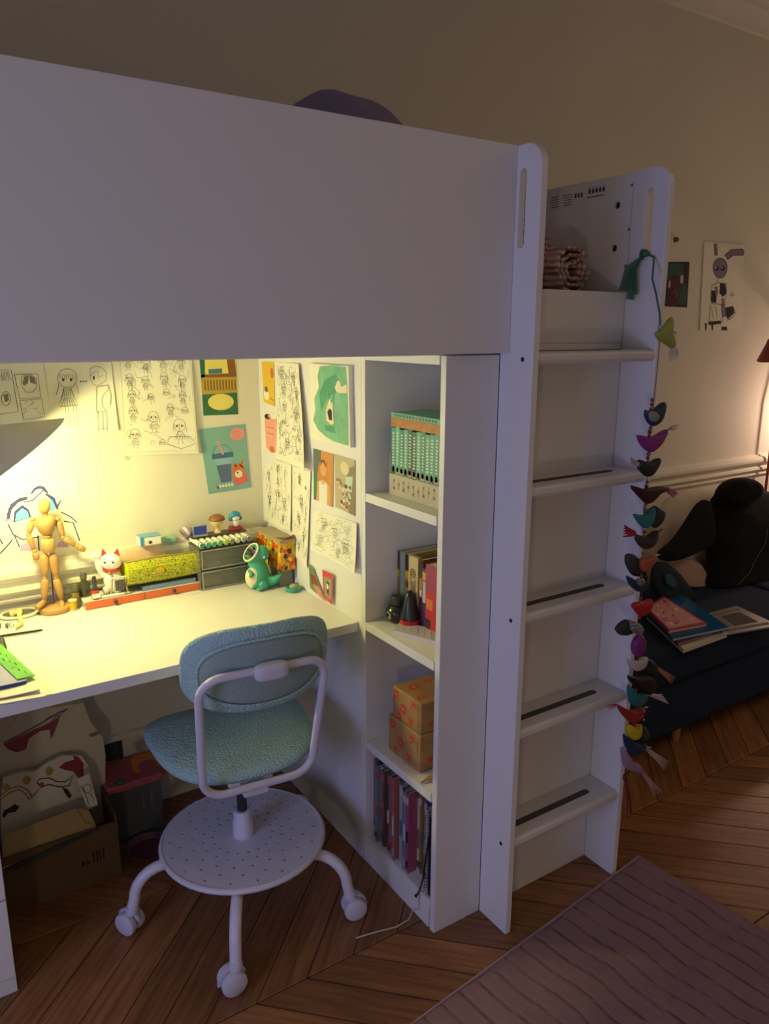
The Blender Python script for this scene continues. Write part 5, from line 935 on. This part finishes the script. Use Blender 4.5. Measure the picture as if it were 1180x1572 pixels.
c = Vector((.080, .232, zm)); bb = thing('black_dome_bottle', 'black domed jar with a bright red band at the bottom', 'jar', c)
MB().lathe([(0, 0), (.0245, 0), (.026, .003), (.026, .020), (.024, .022), (0, .022)], 26, Matrix.Translation(c)).build('red_band', M('c8202c', .3), bb, world=True, label='bright red lower band'); MB().lathe([(0, .0222), (.0255, .0222), (.024, .036), (.019, .055), (.014, .078), (.010, .090), (.004, .096), (0, .097)], 26, Matrix.Translation(c)).build('dome', M('1e2024', .3), bb, world=True, ang=60)
q = [Vector((.018, .262, 0)), Vector((.085, .262, 0)), Vector((.095, .06, 0)), Vector((.022, .06, 0))]
q = [Zp(u, v, zm+.01) for u, v in ((604, 968), (613, 955), (678, 967), (678, 988))]
ob = thing('folded_leaflet', 'folded white leaflet lying in front of the bottles on the middle shelf', 'leaflet', q[0]); q = [Vector((max(.004, p.x), max(.026, p.y), 0)) for p in q]
for k in range(3):
    zz = zm+.0005+.0036*k; m = MB(); w1 = [p+Vector((0, 0, zz)) for p in q]; up = [Vector((0, 0, .003)), Vector((0, 0, .003)), Vector((0, 0, .0034)), Vector((0, 0, .0034))]; m.hexa(w1, [a+b for a, b in zip(w1, up)]); pg_ = m.build('leaf', M('c9c4cc', .7), ob, world=True, smooth=False)
m = MB()
for i in range(5):
    a = w1[0].lerp(w1[3], .2+.15*i)+Vector((0, 0, .0042)); b = w1[1].lerp(w1[2], .15+.15*i)+Vector((0, 0, .0042)); ribbon(m, [a.lerp(b, .2), a.lerp(b, .8)], .0012, Vector((0, 0, 1)), 0)
m.build('print', M('8c868c', .7), ob, world=True, smooth=False)
# kraft parcels
def kraft():
    m = bpy.data.materials.new('kraft'); m.use_nodes = True; nt = m.node_tree; N = nt.nodes; L = nt.links; b = N['Principled BSDF']; b.inputs['Roughness'].default_value = .75
    tc = N.new('ShaderNodeTexCoord'); n = N.new('ShaderNodeTexNoise'); n.inputs['Scale'].default_value = 18; n.inputs['Detail'].default_value = 5; L.new(tc.outputs['Object'], n.inputs['Vector']); r = N.new('ShaderNodeValToRGB'); r.color_ramp.elements[0].color = (*lin('8a6238'), 1); r.color_ramp.elements[1].color = (*lin('c09660'), 1); L.new(n.outputs['Fac'], r.inputs[0]); L.new(r.outputs[0], b.inputs['Base Color'])
    bp = N.new('ShaderNodeBump'); bp.inputs['Strength'].default_value = .5; bp.inputs['Distance'].default_value = .004; L.new(n.outputs['Fac'], bp.inputs['Height']); L.new(bp.outputs[0], b.inputs['Normal']); return m
KR = kraft(); z3 = S3+.0005
def parcel(label, x0, x1, y0, y1, z0, h, seed):
    o = thing('kraft_parcel', label, 'parcel', ((x0+x1)/2, (y0+y1)/2, z0), 0); Bx(x0, x1, y0, y1, z0, z0+h).build('wrapping', KR, o, world=True, bev=.004); rr = random.Random(seed)
    m = MB(); 
    for (yy, zz, s_) in ((.25, .75, .012), (.6, .45, .014), (.85, .8, .012), (.35, .2, .010), (.75, .12, .010)):
        yc, zc = y0+(y1-y0)*yy, z0+h*zz; m.add([(x0-.0004, yc-s_*.8, zc-s_), (x0-.0004, yc+s_*.8, zc-s_*.8), (x0-.0004, yc+s_*.7, zc+s_), (x0-.0004, yc-s_*.8, zc+s_*.8)], [(0, 1, 2, 3)], 0); m.add([(x0-.0006, yc-s_*.3, zc-s_*.2), (x0-.0006, yc+s_*.3, zc-s_*.2), (x0-.0006, yc+s_*.2, zc+s_*.3)], [(0, 1, 2)], 1)
    for (xx, yy, s_) in ((.2, .25, .011), (.35, .7, .016), (.75, .3, .010), (.8, .8, .013)):
        xc, yc = x0+(x1-x0)*xx, y0+(y1-y0)*yy; zt_ = z0+h+.0004; m.add([(xc-s_, yc-s_*.8, zt_), (xc+s_, yc-s_*.6, zt_), (xc+s_*.9, yc+s_*.8, zt_), (xc-s_*.9, yc+s_*.6, zt_)], [(0, 1, 2, 3)], 0); m.add([(xc-s_*.3, yc-s_*.2, zt_+.0002), (xc+s_*.4, yc-s_*.2, zt_+.0002), (xc, yc+s_*.4, zt_+.0002)], [(0, 1, 2)], 1)
    for (xx, zz, s_) in ((.3, .3, .009), (.7, .7, .011)):
        xc, zc = x0+(x1-x0)*xx, z0+h*zz; m.add([(xc-s_, y0-.0004, zc-s_), (xc+s_, y0-.0004, zc-s_*.6), (xc+s_*.8, y0-.0004, zc+s_), (xc-s_, y0-.0004, zc+s_*.7)], [(0, 1, 2, 3)], 0)
    m.build('stamps', [M('c8402c', .7), M('d8a080', .7)], o, world=True, smooth=False, label='red square stamps'); m = MB(); fz = z0+h*.5
    m.prism([(x0-.0012, y0+.01, fz-.03), (x0-.0012, (y0+y1)/2, fz), (x0-.0012, y0+.012, fz+.03)], (.0010, 0, 0)); m.prism([(x0+.006, y0-.0012, fz-.03), ((x0+x1)/2, y0-.0012, fz+.005), (x0+.006, y0-.0012, fz+.035)], (0, .0010, 0)); m.build('folded_flap', KR, o, world=True, smooth=False)
parcel('lower kraft paper parcel with red stamps on the third shelf', .030, .150, .110, .252, z3, .102, 1); parcel('upper kraft paper parcel with red stamps stacked on the other', .034, .150, .114, .240, z3+.1026, .084, 2)
o = thing('kraft_cone', 'small kraft paper point sticking out beside the parcels', 'paper cone', (.03, .06, z3)); p0 = Zp(644, 1202, z3+.004); MB().tube([Vector((max(p0.x, .01), p0.y, z3+.004)), Vector((.05, .070, z3+.014)), Vector((.11, .055, z3+.022))], [.001, .011, .020], 12).build('cone', KR, o, world=True); MB().tube([Vector((max(p0.x, .01)-.003, p0.y+.001, z3+.003)), Vector((max(p0.x, .01)+.004, p0.y, z3+.0045))], [.001, .0025], 8).build('tip', M('3a2a20', .6), o, world=True)
# bottom row of magazines
rr = random.Random(12); mz = S0+.0005; yy = .314
MCOL = [('blue grey', '5c6478'), ('dark blue', '333e58'), ('grey', '7a7a80'), ('white and blue', 'a8b0bc'), ('brown', '6a4a3c'), ('green', '5c7a54'), ('dark grey', '444448'), ('mauve', '8c6a7a'), ('red', '9c3c3c'), ('salmon', 'b0685c'), ('slate', '56606c'), ('pale grey', 'a8a4a0'), ('charcoal', '3a3c40'), ('sky blue', '6c84a0'), ('rose pink', 'a8506e'), ('cream', 'c8c0a8'), ('olive', '8c8038'), ('khaki', '9a9060'), ('violet', '6a4a78'), ('white', 'c0bcc0'), ('plum', '5c3c54')]
for i, (nm, cc) in enumerate(MCOL):
    w_ = rr.uniform(.0085, .0130) if i not in (3, 11) else .014; h_ = rr.uniform(.222, .246) if i < 14 else rr.uniform(.20, .24); x0_ = rr.uniform(.010, .030)+(.02 if i > 14 else 0)
    dec = [(.1, .9, .86, .95, 'b84a50' if i < 11 else 'c8b8b0'), (.1, .9, rr.uniform(.3, .4), rr.uniform(.45, .6), rr.choice(['c8c0c0', '2c2c34', 'a05048', '4a6a8c'])), (.1, .9, .05, .15, rr.choice(['8c3c44', '9ca0b0', '33333c']))]
    spine_book('magazine', f'{nm} magazine, {ORD[i]} from the far end of the packed bottom row', yy-w_, yy, x0_, .20, h_, cc, cc, mz, 0, dec, 'magazines packed on the bottom shelf', 'magazine'); yy -= w_+.0008
o = spine_book('spiral_notebook', 'spiral-bound notebook near the front end of the bottom row', yy-.012, yy, .022, .18, .215, '8c8c92', '55555c', mz, 0, None, None, 'notebook'); m = MB()
for k in range(24): zc = mz+.008+k*.0087; m.tube([(.022+.006*math.cos(a)-.002, yy-.006+.0085*math.sin(a), zc) for a in [2*PI*j/10 for j in range(10)]], .0011, 5, closed=True)
m.build('wire_binding', M('b0b0b8', .3, .9), o, world=True); yy -= .021
o = spine_book('black_notebook', 'black notebook with hanging strap at the front end of the bottom row', yy-.014, yy, .012, .19, .225, '1e1e24', '1e1e24', mz, 0, None, None, 'notebook')
m = MB(); m.tube([(.010, yy-.004, mz+.17), (.006, yy+.002, mz+.10), (.003, yy+.008, mz+.045), (.001, yy+.016, mz+.012), (-.0035, yy+.020, mz-.006)], .0022, 6); m.tube([(-.0035, yy+.020, mz-.006), (-.0045, yy+.026, mz-.016)], [.0022, .005], 6); m.build('strap', BLACK, o, world=True)
m = MB(); m.tube([(.012, .060, mz+.004), (.004, .064, mz+.003), (-.004, .064, mz-.010), (-.006, .060, .03), tuple(Zp(633, 1398, .004)), tuple(Zp(627, 1412, .004)), tuple(Zp(608, 1423, .004)), tuple(Zp(580, 1430, .004)), tuple(Zp(546, 1440, .004))], .0017, 6); m.v = [Vector((v.x, v.y, max(v.z, .0008))) for v in m.v]; tag(m.build('loose_string', M('d8d0c4', .6)), 'thin white cord trailing from the bookcase onto the floor', 'string')
# ================================================================ UNDER THE DESK
cb = thing('cardboard_box', 'large brown open cardboard box on the floor under the desk', 'box', (-.73, .75, 0)); CB1 = M('6a5238', .9, noise=.15, nscale=8)
bx0, bx1, by0, by1, bh = -.885, -.590, .640, .915, .165
for a in ((bx0, bx1, by0, by0+.004, .0005, bh), (bx0, bx0+.004, by0+.0041, by1, .0005, bh), (bx1-.004, bx1, by0+.0041, by1, .0005, bh+.02), (bx0+.0041, bx1-.0041, by1-.004, by1, .0005, bh), (bx0+.0041, bx1-.0041, by0+.0041, by1-.0041, .0005, .004)): Bx(*a).build('side', CB1, cb, world=True, smooth=False)
m = MB()
for k, (x, w_) in enumerate(((-.690, .010), (-.676, .006), (-.66, .004), (-.65, .004), (-.642, .003), (-.634, .004))): m.add([(x, by0-.0005, .065), (x+w_, by0-.0005, .065), (x+w_, by0-.0005, .065+(.014 if k < 2 else .036)), (x, by0-.0005, .065+(.014 if k < 2 else .036))], [(0, 1, 2, 3)])
m.build('printed_marks', M('2e2420', .9), cb, world=True, smooth=False, label='dark printed marks')
PB = M('e2d8c0', .85, noise=.06, nscale=10); RS = M('a8505c', .8)
def wsheet(name, label, cat, px_, y0, k, th, mat, deco=None, z0=.17, jit=0, parts='sheet'):   # stiff sheet standing/leaning inside the box
    ring = tiltpx(px_, y0, z0, k); nrm = Vector((0, -1, k)).normalized(); o = thing(name, label, cat, sum(ring, Vector())/len(ring)); m = MB(); m.prism(ring, -nrm*th); m.build(parts, mat, o, world=True, smooth=False)
    if deco:
        m = MB(); ms = []
        for i, (pts, col, w_) in enumerate(deco):
            q_ = [p+nrm*(.0012+.00012*i) for p in tiltpx(pts, y0, z0, k)]
            if w_: ribbon(m, q_, w_, nrm, i)
            else: m.add(q_, [tuple(range(len(q_)))], i)
            ms.append(M(col, .8))
        m.build('drawn_print', ms, o, world=True, smooth=False)
    return o
wsheet('storage_sack', 'tall white paper sack with rose red splashes standing in the cardboard box', 'sack', [(-2, 1112), (0, 1100), (60, 1088), (128, 1080), (140, 1110), (158, 1132), (162, 1160), (160, 1262), (100, 1280), (-2, 1300)], .80, .10, .03, PB,
    [([(5, 1142), (25, 1132), (40, 1126), (52, 1120), (74, 1110), (92, 1100), (88, 1112), (82, 1128), (78, 1134), (76, 1120), (62, 1122), (44, 1134), (40, 1150), (26, 1155), (12, 1150)], 'a04c58', 0), ([(5, 1140), (30, 1128), (60, 1112), (90, 1094), (104, 1088)], '6a5a4a', .003), ([(70, 1104), (80, 1098), (90, 1100), (98, 1092), (104, 1088)], '77685a', .002), ([(78, 1108), (86, 1100), (94, 1096)], '77685a', .002)])
MB().tube(tiltpx([(2, 1138), (10, 1125), (22, 1108), (28, 1096)], .79, .17, .1), .002, 6); tag(MB().tube(tiltpx([(2, 1138), (10, 1125), (22, 1108), (28, 1097)], .77, .17, .1), .002, 6).build('white_string', M('d8d0bc', .8)), 'thin white string at the left edge of the paper sack', 'string')
sd_ = thing('clear_bag_side', 'crumpled translucent plastic bag edge folded over the right side of the cardboard box', 'plastic bag', tuple(Yp(150, 1200, .76)))
soft('plastic', None, None, tiltpx([(138, 1160), (150, 1140), (160, 1165), (163, 1220), (160, 1282), (148, 1285), (150, 1230), (142, 1190)], .70, .17, .05), (0, -1, .05), .012, M('b0ac98', .3, alpha=.75), .004, 9, parent=sd_, world=True)
ys_ = M('c8b060', .8)
wsheet('pillowcase_drawing', 'white cloth with smiling cartoon animal, rainbow and yellow stars in the box', 'cloth', [(2, 1212), (5, 1194), (30, 1186), (55, 1184), (70, 1172), (95, 1160), (125, 1160), (136, 1176), (150, 1236), (2, 1310)], .735, .30, .03, M('ece4d0', .9, bump=.3, bscale=60),
    [([(90, 1178), (100, 1170), (114, 1166), (112, 1160), (120, 1162), (128, 1172), (128, 1190), (124, 1200), (118, 1192), (112, 1184), (100, 1182)], '9c3c50', 0), ([(57, 1202), (60, 1196), (75, 1194), (88, 1200), (100, 1200), (112, 1190), (106, 1206), (92, 1208), (75, 1204), (62, 1208), (57, 1202)], '3a3030', .0028), ([(60, 1202), (66, 1200), (68, 1208), (62, 1210)], 'b8503c', 0),
     ([(44, 1228), (54, 1218), (60, 1210)], '4a4038', .002), ([(95, 1208), (104, 1212), (110, 1222), (106, 1226), (100, 1218)], '33302c', 0), ([(3, 1252), (6, 1244), (18, 1238), (22, 1234), (30, 1238), (24, 1246), (12, 1248), (6, 1256)], '33302c', 0),
     ([(0, 1222), (12, 1212), (28, 1206), (42, 1212), (50, 1224)], 'b8705c', .003), ([(0, 1228), (14, 1217), (28, 1212), (38, 1217), (44, 1226)], 'b89c50', .003), ([(35, 1195), (42, 1190), (48, 1196), (44, 1204), (36, 1204)], 'b8a050', 0), ([(70, 1182), (76, 1176), (82, 1182), (78, 1190), (72, 1190)], 'b8a050', 0), ([(2, 1208), (10, 1202), (16, 1208), (10, 1216)], 'b8a050', 0)])
wsheet('sketch_sheet', 'small pencil sketch sheet tucked at the right side of the box', 'drawing', [(118, 1196), (136, 1188), (150, 1234), (134, 1242)], .69, .2, .001, PAPER, [([(134+6*math.cos(a), 1210+7*math.sin(a)) for a in [2*PI*i/10 for i in range(11)]], '55504a', .0016), ([(124, 1206), (132, 1222), (136, 1234)], '55504a', .0016), ([(138, 1218), (144, 1226), (142, 1232)], '55504a', .0016)])
wsheet('kraft_folder', 'tan cardboard folder lying across the front of the box', 'folder', [(4, 1298), (6, 1282), (60, 1262), (118, 1240), (136, 1244), (149, 1270), (120, 1284), (60, 1308), (8, 1332), (4, 1334)], .655, .55, .004, M('b89c6c', .8), [([(118, 1240), (130, 1262), (149, 1268)], '7a6848', .0015)])
wsheet('dark_flat_board', 'dark green board edge just under the tan folder', 'board', [(8, 1336), (10, 1334), (70, 1306), (140, 1276), (152, 1270), (152, 1274), (80, 1310), (12, 1341), (8, 1343)], .637, .02, .003, M('3a3c34', .6))
# toy container with orange handle
tx = thing('toy_container', 'clear toy tub with pink lid standing on the floor behind the box', 'container', (-.49, .84, 0)); CT = M('6c7470', .3, alpha=.7); 
TX0, TX1, TY0, TY1 = -.582, -.43, .77, .905
for a in ((TX0, TX1, TY0, TY0+.003, .0005, .165), (TX0, TX0+.003, TY0+.0031, TY1, .0005, .165), (TX1-.003, TX1, TY0+.0031, TY1, .0005, .165), (TX0+.0031, TX1-.0031, TY1-.003, TY1, .0005, .165), (TX0+.0031, TX1-.0031, TY0+.0031, TY1-.0031, .0005, .004)): Bx(*a).build('tub_wall', CT, tx, world=True, smooth=False)
Bx(TX0-.006, TX1+.006, TY0-.006, TY1+.003, .1652, .190).build('lid', M('b8606c', .45), tx, world=True, bev=.006, label='pink lid'); MB().ell((-.545, .775, .193), (.014, .012, .010)).build('green_button', M('3f6a4c', .5), tx, world=True, label='green button')
m = MB()
for k in range(4): m.add([(-.50+k*.012, TY0-.0005, .08+.01*(k % 2)), (-.494+k*.012, TY0-.0005, .08), (-.494+k*.012, TY0-.0005, .145), (-.50+k*.012, TY0-.0005, .135)], [(0, 1, 2, 3)], k % 2)
m.build('printed_figures', [M('55606a', .6), M('8a6a6a', .6)], tx, world=True, smooth=False)
hd_ = tiltpx([(200, 1168), (206, 1160), (246, 1154), (250, 1160), (256, 1186), (250, 1192), (215, 1198), (208, 1194)], .80, .226, 0); hdi = tiltpx([(212, 1174), (218, 1168), (238, 1165), (243, 1180), (238, 1184), (218, 1188)], .80, .226, 0)
hd2 = [(p.x, p.z) for p in hd_]; hi2 = [(p.x, p.z) for p in hdi]; plate('handle', hd2, [hi2], lambda a, b, t: Vector((a, .80+t, b))-tx.location, .012, M('c07038', .5), tx, label='orange square handle')
o = thing('pink_bowl', 'low pink plastic tray on the floor right of the cardboard box', 'tray', (-.47, .70, 0)); MB().lathe([(0, .001), (.05, .001), (.062, .02), (.060, .02), (.049, .004), (0, .004)], 28, Matrix.Translation((-.50, .695, 0))).build('bowl', M('6a3c44', .5), o, world=True)
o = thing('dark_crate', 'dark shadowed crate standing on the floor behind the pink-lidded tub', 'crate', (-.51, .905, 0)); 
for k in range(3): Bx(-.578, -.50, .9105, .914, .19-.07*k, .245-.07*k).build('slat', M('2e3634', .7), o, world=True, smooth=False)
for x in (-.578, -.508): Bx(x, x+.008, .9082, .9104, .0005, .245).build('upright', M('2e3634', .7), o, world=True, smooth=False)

# ================================================================ GARLAND OF CLOTH BIRDS on the ladder
GY = -.155
gp = lambda u, v, dy=0: Yp(u, v, GY+dy)
gl = thing('bird_garland', 'long string of stuffed cloth birds and beads hanging from the right ladder rail', 'garland', tuple(gp(985, 395)))
GRN = M('2f6a4c', .6)
kx = Vector((XR-.002, -.048, 1.630)); m = MB(); kk = Yp(986, 397, -.045)
m.tube([Vector((XR-.010, -.055, 1.632)), Vector((XR-.008, -.08, 1.622)), Yp(1001, 428, -.110), Yp(1007, 452, -.128), gp(1012, 480), gp(1013, 500)], .0022, 6); m.build('ribbon_cord', GRN, gl, world=True)
m = MB(); kn = Vector((XR-.011, -.055, 1.632)); m.ell(kn, (.008, .012, .009)); m.tube([kn+Vector((0, .006*math.cos(a)+.006, .010*math.sin(a)-.002)) for a in [2*PI*i/12 for i in range(12)]], .0025, 6, closed=True); m.build('knot', GRN, gl, world=True)
m = MB()
for (u1, v1, w_) in ((956, 447, .022), (966, 460, .018), (974, 452, .012)):
    a = kn; b = Xp(u1, v1, XR-.012); mid = a.lerp(b, .5)+Vector((-.004, .012, .012)); sd = Vector((0, 1, .15))*w_
    m.add([a, mid-sd*.5, mid+sd*.5, b-sd*.7, b+sd*.6], [(0, 1, 2), (1, 3, 4, 2)])
m.build('ribbon_tail', M('2f6a4c', .6, alpha=.8), gl, world=True, label='sheer green ribbon tails')
m = MB(); m.tube([gp(1010, 500), gp(1012, 530), gp(1004, 610), gp(998, 660), gp(994, 720), gp(988, 790), gp(986, 850), gp(984, 930), gp(980, 1000), gp(974, 1060), gp(972, 1120), gp(966, 1180), gp(958, 1200)], .0009, 5); m.build('string', M('5a4434', .8), gl, world=True)
BEADS = [(1001, 614), (1000, 621), (999, 628), (998, 657), (997, 663), (996, 669), (995, 697), (994, 703), (994, 710), (993, 740), (992, 747), (991, 775), (990, 782), (989, 817), (988, 824), (987, 850), (986, 858), (984, 885), (985, 892), (983, 919), (982, 925), (981, 948), (978, 1012), (977, 1020), (975, 1060), (974, 1067), (973, 1112), (972, 1118), (969, 1138), (967, 1165), (966, 1171)]
for i, (u, v) in enumerate(BEADS): MB().ell(gp(u, v), .0043 if i % 2 else .0050, None, 10, 7).build('bead', M(['8a4a30', '6a3020', 'a0583c'][i % 3], .35), gl, world=True)
def bird(out, col, label, dy=0, t=.022, noise=0, bits=(), mat=None):
    ring = [gp(u, v, dy) for u, v in out]; c0 = sum(ring, Vector())/len(ring); n2 = []
    for i in range(len(ring)): a, b = ring[i], ring[(i+1) % len(ring)]; n2 += [a, a.lerp(b, .5)]
    mb = MB().pillow(n2, (0, -1, 0), t, 0, ((1, 0), (.94, .42), (.82, .75), (.6, .95), (.3, 1.0)), .0005, 3)
    o = mb.build('bird', mat or M(col, .55, noise=noise, nscale=70, bump=.25, bscale=200), gl, world=True, weld=True, ang=180, sub=1, label=label)
    for kind, pts, c_, w_ in bits:
        q_ = [gp(u, v, dy-(.008 if kind == 'wing' else 0)) for u, v in pts]
        if kind == 'wing': MB().pillow(q_, (0, -1, 0), w_, 0).build('wing', M(c_, .4), o, world=True, weld=True, ang=180, sub=1)
        elif kind == 'tail':
            m = MB()
            for j in range(5): a = q_[0]; e = q_[1].lerp(q_[2], j/4) if len(q_) > 2 else q_[1]; m.tube([a, a.lerp(e, .5)+Vector((0, -.003*(j-2), .0015*(j % 2))), e], [w_, w_*.8, w_*.25], 5)
            m.build('feather_tail', M(c_, .85), o, world=True)
        elif kind == 'beak': MB().tube(q_, [w_, w_*.3], 6).build('beak', M(c_, .5), o, world=True)
        elif kind == 'dots':
            m = MB()
            for p in q_: m.ell(p+Vector((0, -.008, 0)), (w_, w_*.5, w_), None, 8, 5)
            m.build('dots', M(c_, .4), o, world=True)
DK = '1c1e22'
bird([(1004, 512), (1012, 506), (1022, 496), (1031, 484), (1030, 498), (1028, 510), (1032, 520), (1036, 532), (1030, 536), (1020, 528), (1010, 522)], '9aa44a', 'yellow green bird with pale trailing feathers', .0, bits=(('tail', [(1033, 530), (1028, 556), (1040, 550)], 'c9c0a8', .003), ('tail', [(1030, 508), (1034, 524), (1038, 512)], 'c9c4a0', .002)))
bird([(990, 628), (991, 634), (997, 632), (1003, 628), (1008, 626), (1014, 620), (1020, 616), (1022, 622), (1020, 634), (1014, 648), (1006, 654), (999, 655), (993, 648), (989, 638)], '17384c', 'navy satin bird with a silver belly patch', bits=(('wing', [(996, 630), (1004, 630), (1012, 636), (1012, 644), (1004, 650), (997, 646), (995, 638)], '8a8a84', .012), ('beak', [(992, 632), (992, 626)], 'd8d4cc', .002)))
bird([(976, 667), (984, 668), (992, 671), (1000, 671), (1008, 668), (1017, 663), (1024, 658), (1025, 663), (1020, 672), (1016, 680), (1008, 689), (1000, 695), (994, 694), (986, 688), (980, 679)], '8a2a80', 'bright magenta satin bird with spread ends', bits=(('beak', [(977, 668), (973, 669)], 'c8b8b0', .0018), ('tail', [(1024, 660), (1044, 650), (1040, 658)], '8a7a70', .001)))
bird([(980, 704), (986, 708), (992, 711), (1000, 710), (1006, 707), (1012, 702), (1014, 706), (1010, 716), (1004, 726), (998, 732), (990, 732), (984, 726), (978, 719), (977, 714)], '26262a', 'charcoal bird with a fluffy pale tuft', bits=(('tail', [(980, 712), (968, 702), (968, 716)], 'b0a69c', .0045),))
bird([(967, 744), (975, 747), (985, 750), (995, 750), (1005, 747), (1016, 746), (1026, 749), (1028, 751), (1020, 754), (1012, 758), (1006, 766), (998, 773), (991, 774), (984, 768), (976, 759), (968, 750)], '3a1218', 'dark maroon long-winged bird with pink tail tip', bits=(('tail', [(1024, 750), (1034, 764), (1040, 758)], 'b87880', .004),))
bird([(1003, 775), (1010, 778), (1020, 784), (1018, 796), (1012, 806), (1004, 812), (998, 806), (1000, 790)], '1f3030', 'dark bottle green bird behind the turquoise one', .02)
bird([(970, 789), (978, 789), (986, 791), (994, 789), (1000, 782), (1004, 776), (1004, 792), (1000, 804), (993, 811), (986, 811), (979, 803)], '227a78', 'turquoise pointed bird', 0)
bird([(974, 818), (984, 824), (994, 826), (1002, 822), (1009, 812), (1010, 822), (1006, 834), (998, 842), (988, 844), (980, 838), (974, 828)], '3a3028', 'brown black bird with a raspberry red tuft', .0, bits=(('tail', [(974, 818), (958, 806), (956, 824)], 'a01c34', .005), ('beak', [(1006, 820), (1016, 812)], '2c3434', .004)))
bird([(960, 852), (963, 849), (972, 850), (980, 856), (984, 866), (984, 878), (980, 886), (970, 884), (964, 874), (960, 864)], '2a3430', 'dark moss green bird with drooping head', .012)
bird([(982, 858), (990, 857), (998, 854), (1005, 852), (1004, 860), (999, 868), (994, 877), (987, 879), (982, 872)], 'a8502c', 'orange bird with a white beak', -.004, bits=(('beak', [(1006, 853), (1013, 851)], 'd8d0c8', .0028),))
bird([(961, 882), (966, 890), (974, 895), (984, 896), (991, 890), (993, 884), (996, 892), (994, 902), (986, 909), (976, 908), (967, 900), (962, 890)], '163244', 'navy bird with a silvery back', 0, bits=(('wing', [(974, 890), (984, 886), (991, 890), (986, 900), (976, 900)], '77766a', .012),))
bird([(970, 927), (976, 924), (986, 924), (994, 922), (999, 918), (1001, 924), (1000, 932), (994, 940), (987, 946), (980, 946), (974, 938), (969, 932)], 'b01824', 'glossy red bird', 0)
bird([(944, 966), (950, 958), (960, 950), (970, 952), (974, 960), (970, 972), (960, 976), (950, 975), (946, 970)], '2a3230', 'dark green bird facing left', .01)
def checker():
    m = bpy.data.materials.new('check_cloth'); m.use_nodes = True; nt = m.node_tree; N = nt.nodes; L = nt.links; tc = N.new('ShaderNodeTexCoord'); c = N.new('ShaderNodeTexChecker'); c.inputs['Scale'].default_value = 260; c.inputs[1].default_value = (*lin('14120f'), 1); c.inputs[2].default_value = (*lin('b8b0a4'), 1); L.new(tc.outputs['Object'], c.inputs[0]); L.new(c.outputs[0], N['Principled BSDF'].inputs['Base Color']); return m
bird([(967, 952), (976, 954), (984, 960), (986, 968), (982, 975), (974, 974), (968, 966)], '000000', 'small black and white checked bird', -.006, mat=checker())
bird([(976, 976), (984, 972), (990, 982), (990, 996), (984, 1006), (976, 1010), (970, 1002), (970, 988)], '7a2478', 'purple satin bird with sheen', 0)
bird([(962, 1010), (968, 1014), (978, 1014), (988, 1009), (994, 1008), (992, 1018), (986, 1027), (976, 1031), (966, 1026)], 'c0b4b0', 'off white bird tilted up', -.004)
bird([(992, 1010), (1002, 1014), (1008, 1024), (1006, 1034), (1000, 1040), (994, 1030), (992, 1018)], '222420', 'blackish green bird hanging behind the white one', .012, bits=(('tail', [(1006, 1024), (1036, 1040), (1030, 1050)], '9a6a50', .004),))
bird([(962, 1036), (970, 1038), (980, 1040), (992, 1036), (1002, 1040), (1008, 1052), (1004, 1064), (996, 1068), (984, 1062), (972, 1052), (964, 1044)], '141214', 'black bird with a white feather tail', .004, bits=(('tail', [(996, 1066), (1026, 1080), (1016, 1066)], 'c8c0c4', .004),))
bird([(963, 1050), (968, 1054), (972, 1064), (980, 1067), (990, 1064), (994, 1066), (992, 1076), (984, 1084), (974, 1086), (966, 1080), (963, 1066)], '1c6a70', 'teal crescent bird', -.006)
bird([(945, 1080), (954, 1084), (964, 1090), (974, 1092), (984, 1086), (990, 1086), (988, 1096), (982, 1106), (974, 1111), (966, 1110), (958, 1102), (950, 1092)], '9c2420', 'brick red bird with pearl dots', -.008, bits=(('dots', [(981, 1092), (985, 1090), (982, 1098), (984, 1103)], 'd0a8a0', .003), ('beak', [(990, 1086), (995, 1085)], 'd8d0c8', .0025), ('tail', [(946, 1081), (930, 1086), (934, 1090)], '9c4a40', .0012)))
bird([(960, 1112), (966, 1110), (972, 1118), (978, 1118), (984, 1110), (984, 1124), (980, 1134), (972, 1137), (964, 1132), (960, 1122)], 'c8b020', 'bright yellow crescent bird', -.008)
bird([(984, 1112), (992, 1118), (994, 1130), (990, 1138), (984, 1134), (984, 1122)], '3a3c30', 'olive dark bird behind the yellow one', .010)
bird([(956, 1124), (962, 1136), (972, 1142), (984, 1142), (992, 1140), (990, 1152), (982, 1158), (970, 1160), (962, 1152), (957, 1138)], '10304c', 'dark navy bird with pale splayed feathers', -.002, bits=(('tail', [(990, 1148), (1026, 1170), (1020, 1182)], 'b09a98', .004), ('tail', [(984, 1146), (1000, 1148), (996, 1154)], '8a8a80', .004)))
bird([(952, 1150), (954, 1144), (958, 1158), (966, 1166), (974, 1170), (974, 1166), (984, 1178), (988, 1188), (978, 1186), (966, 1184), (956, 1176)], '9c8498', 'dusty lilac bird with long pink feather tail', .004, bits=(('tail', [(986, 1186), (1016, 1216), (1004, 1222)], 'a8868a', .005),))
m = MB(); m.tube([gp(966, 1184), gp(957, 1190), gp(956, 1196), gp(959, 1198), gp(960, 1192)], .0018, 6); m.build('hook', M('2a2020', .5), gl, world=True); m = MB()
for q_ in ([(960, 1198), (963, 1225), (962, 1256)], [(961, 1198), (967, 1228), (968, 1250)]): m.tube([gp(*p) for p in q_], [.003, .003, .002], 5)
m.build('tassel', M('7a2418', .7), gl, world=True, label='dark red tassel ribbons')
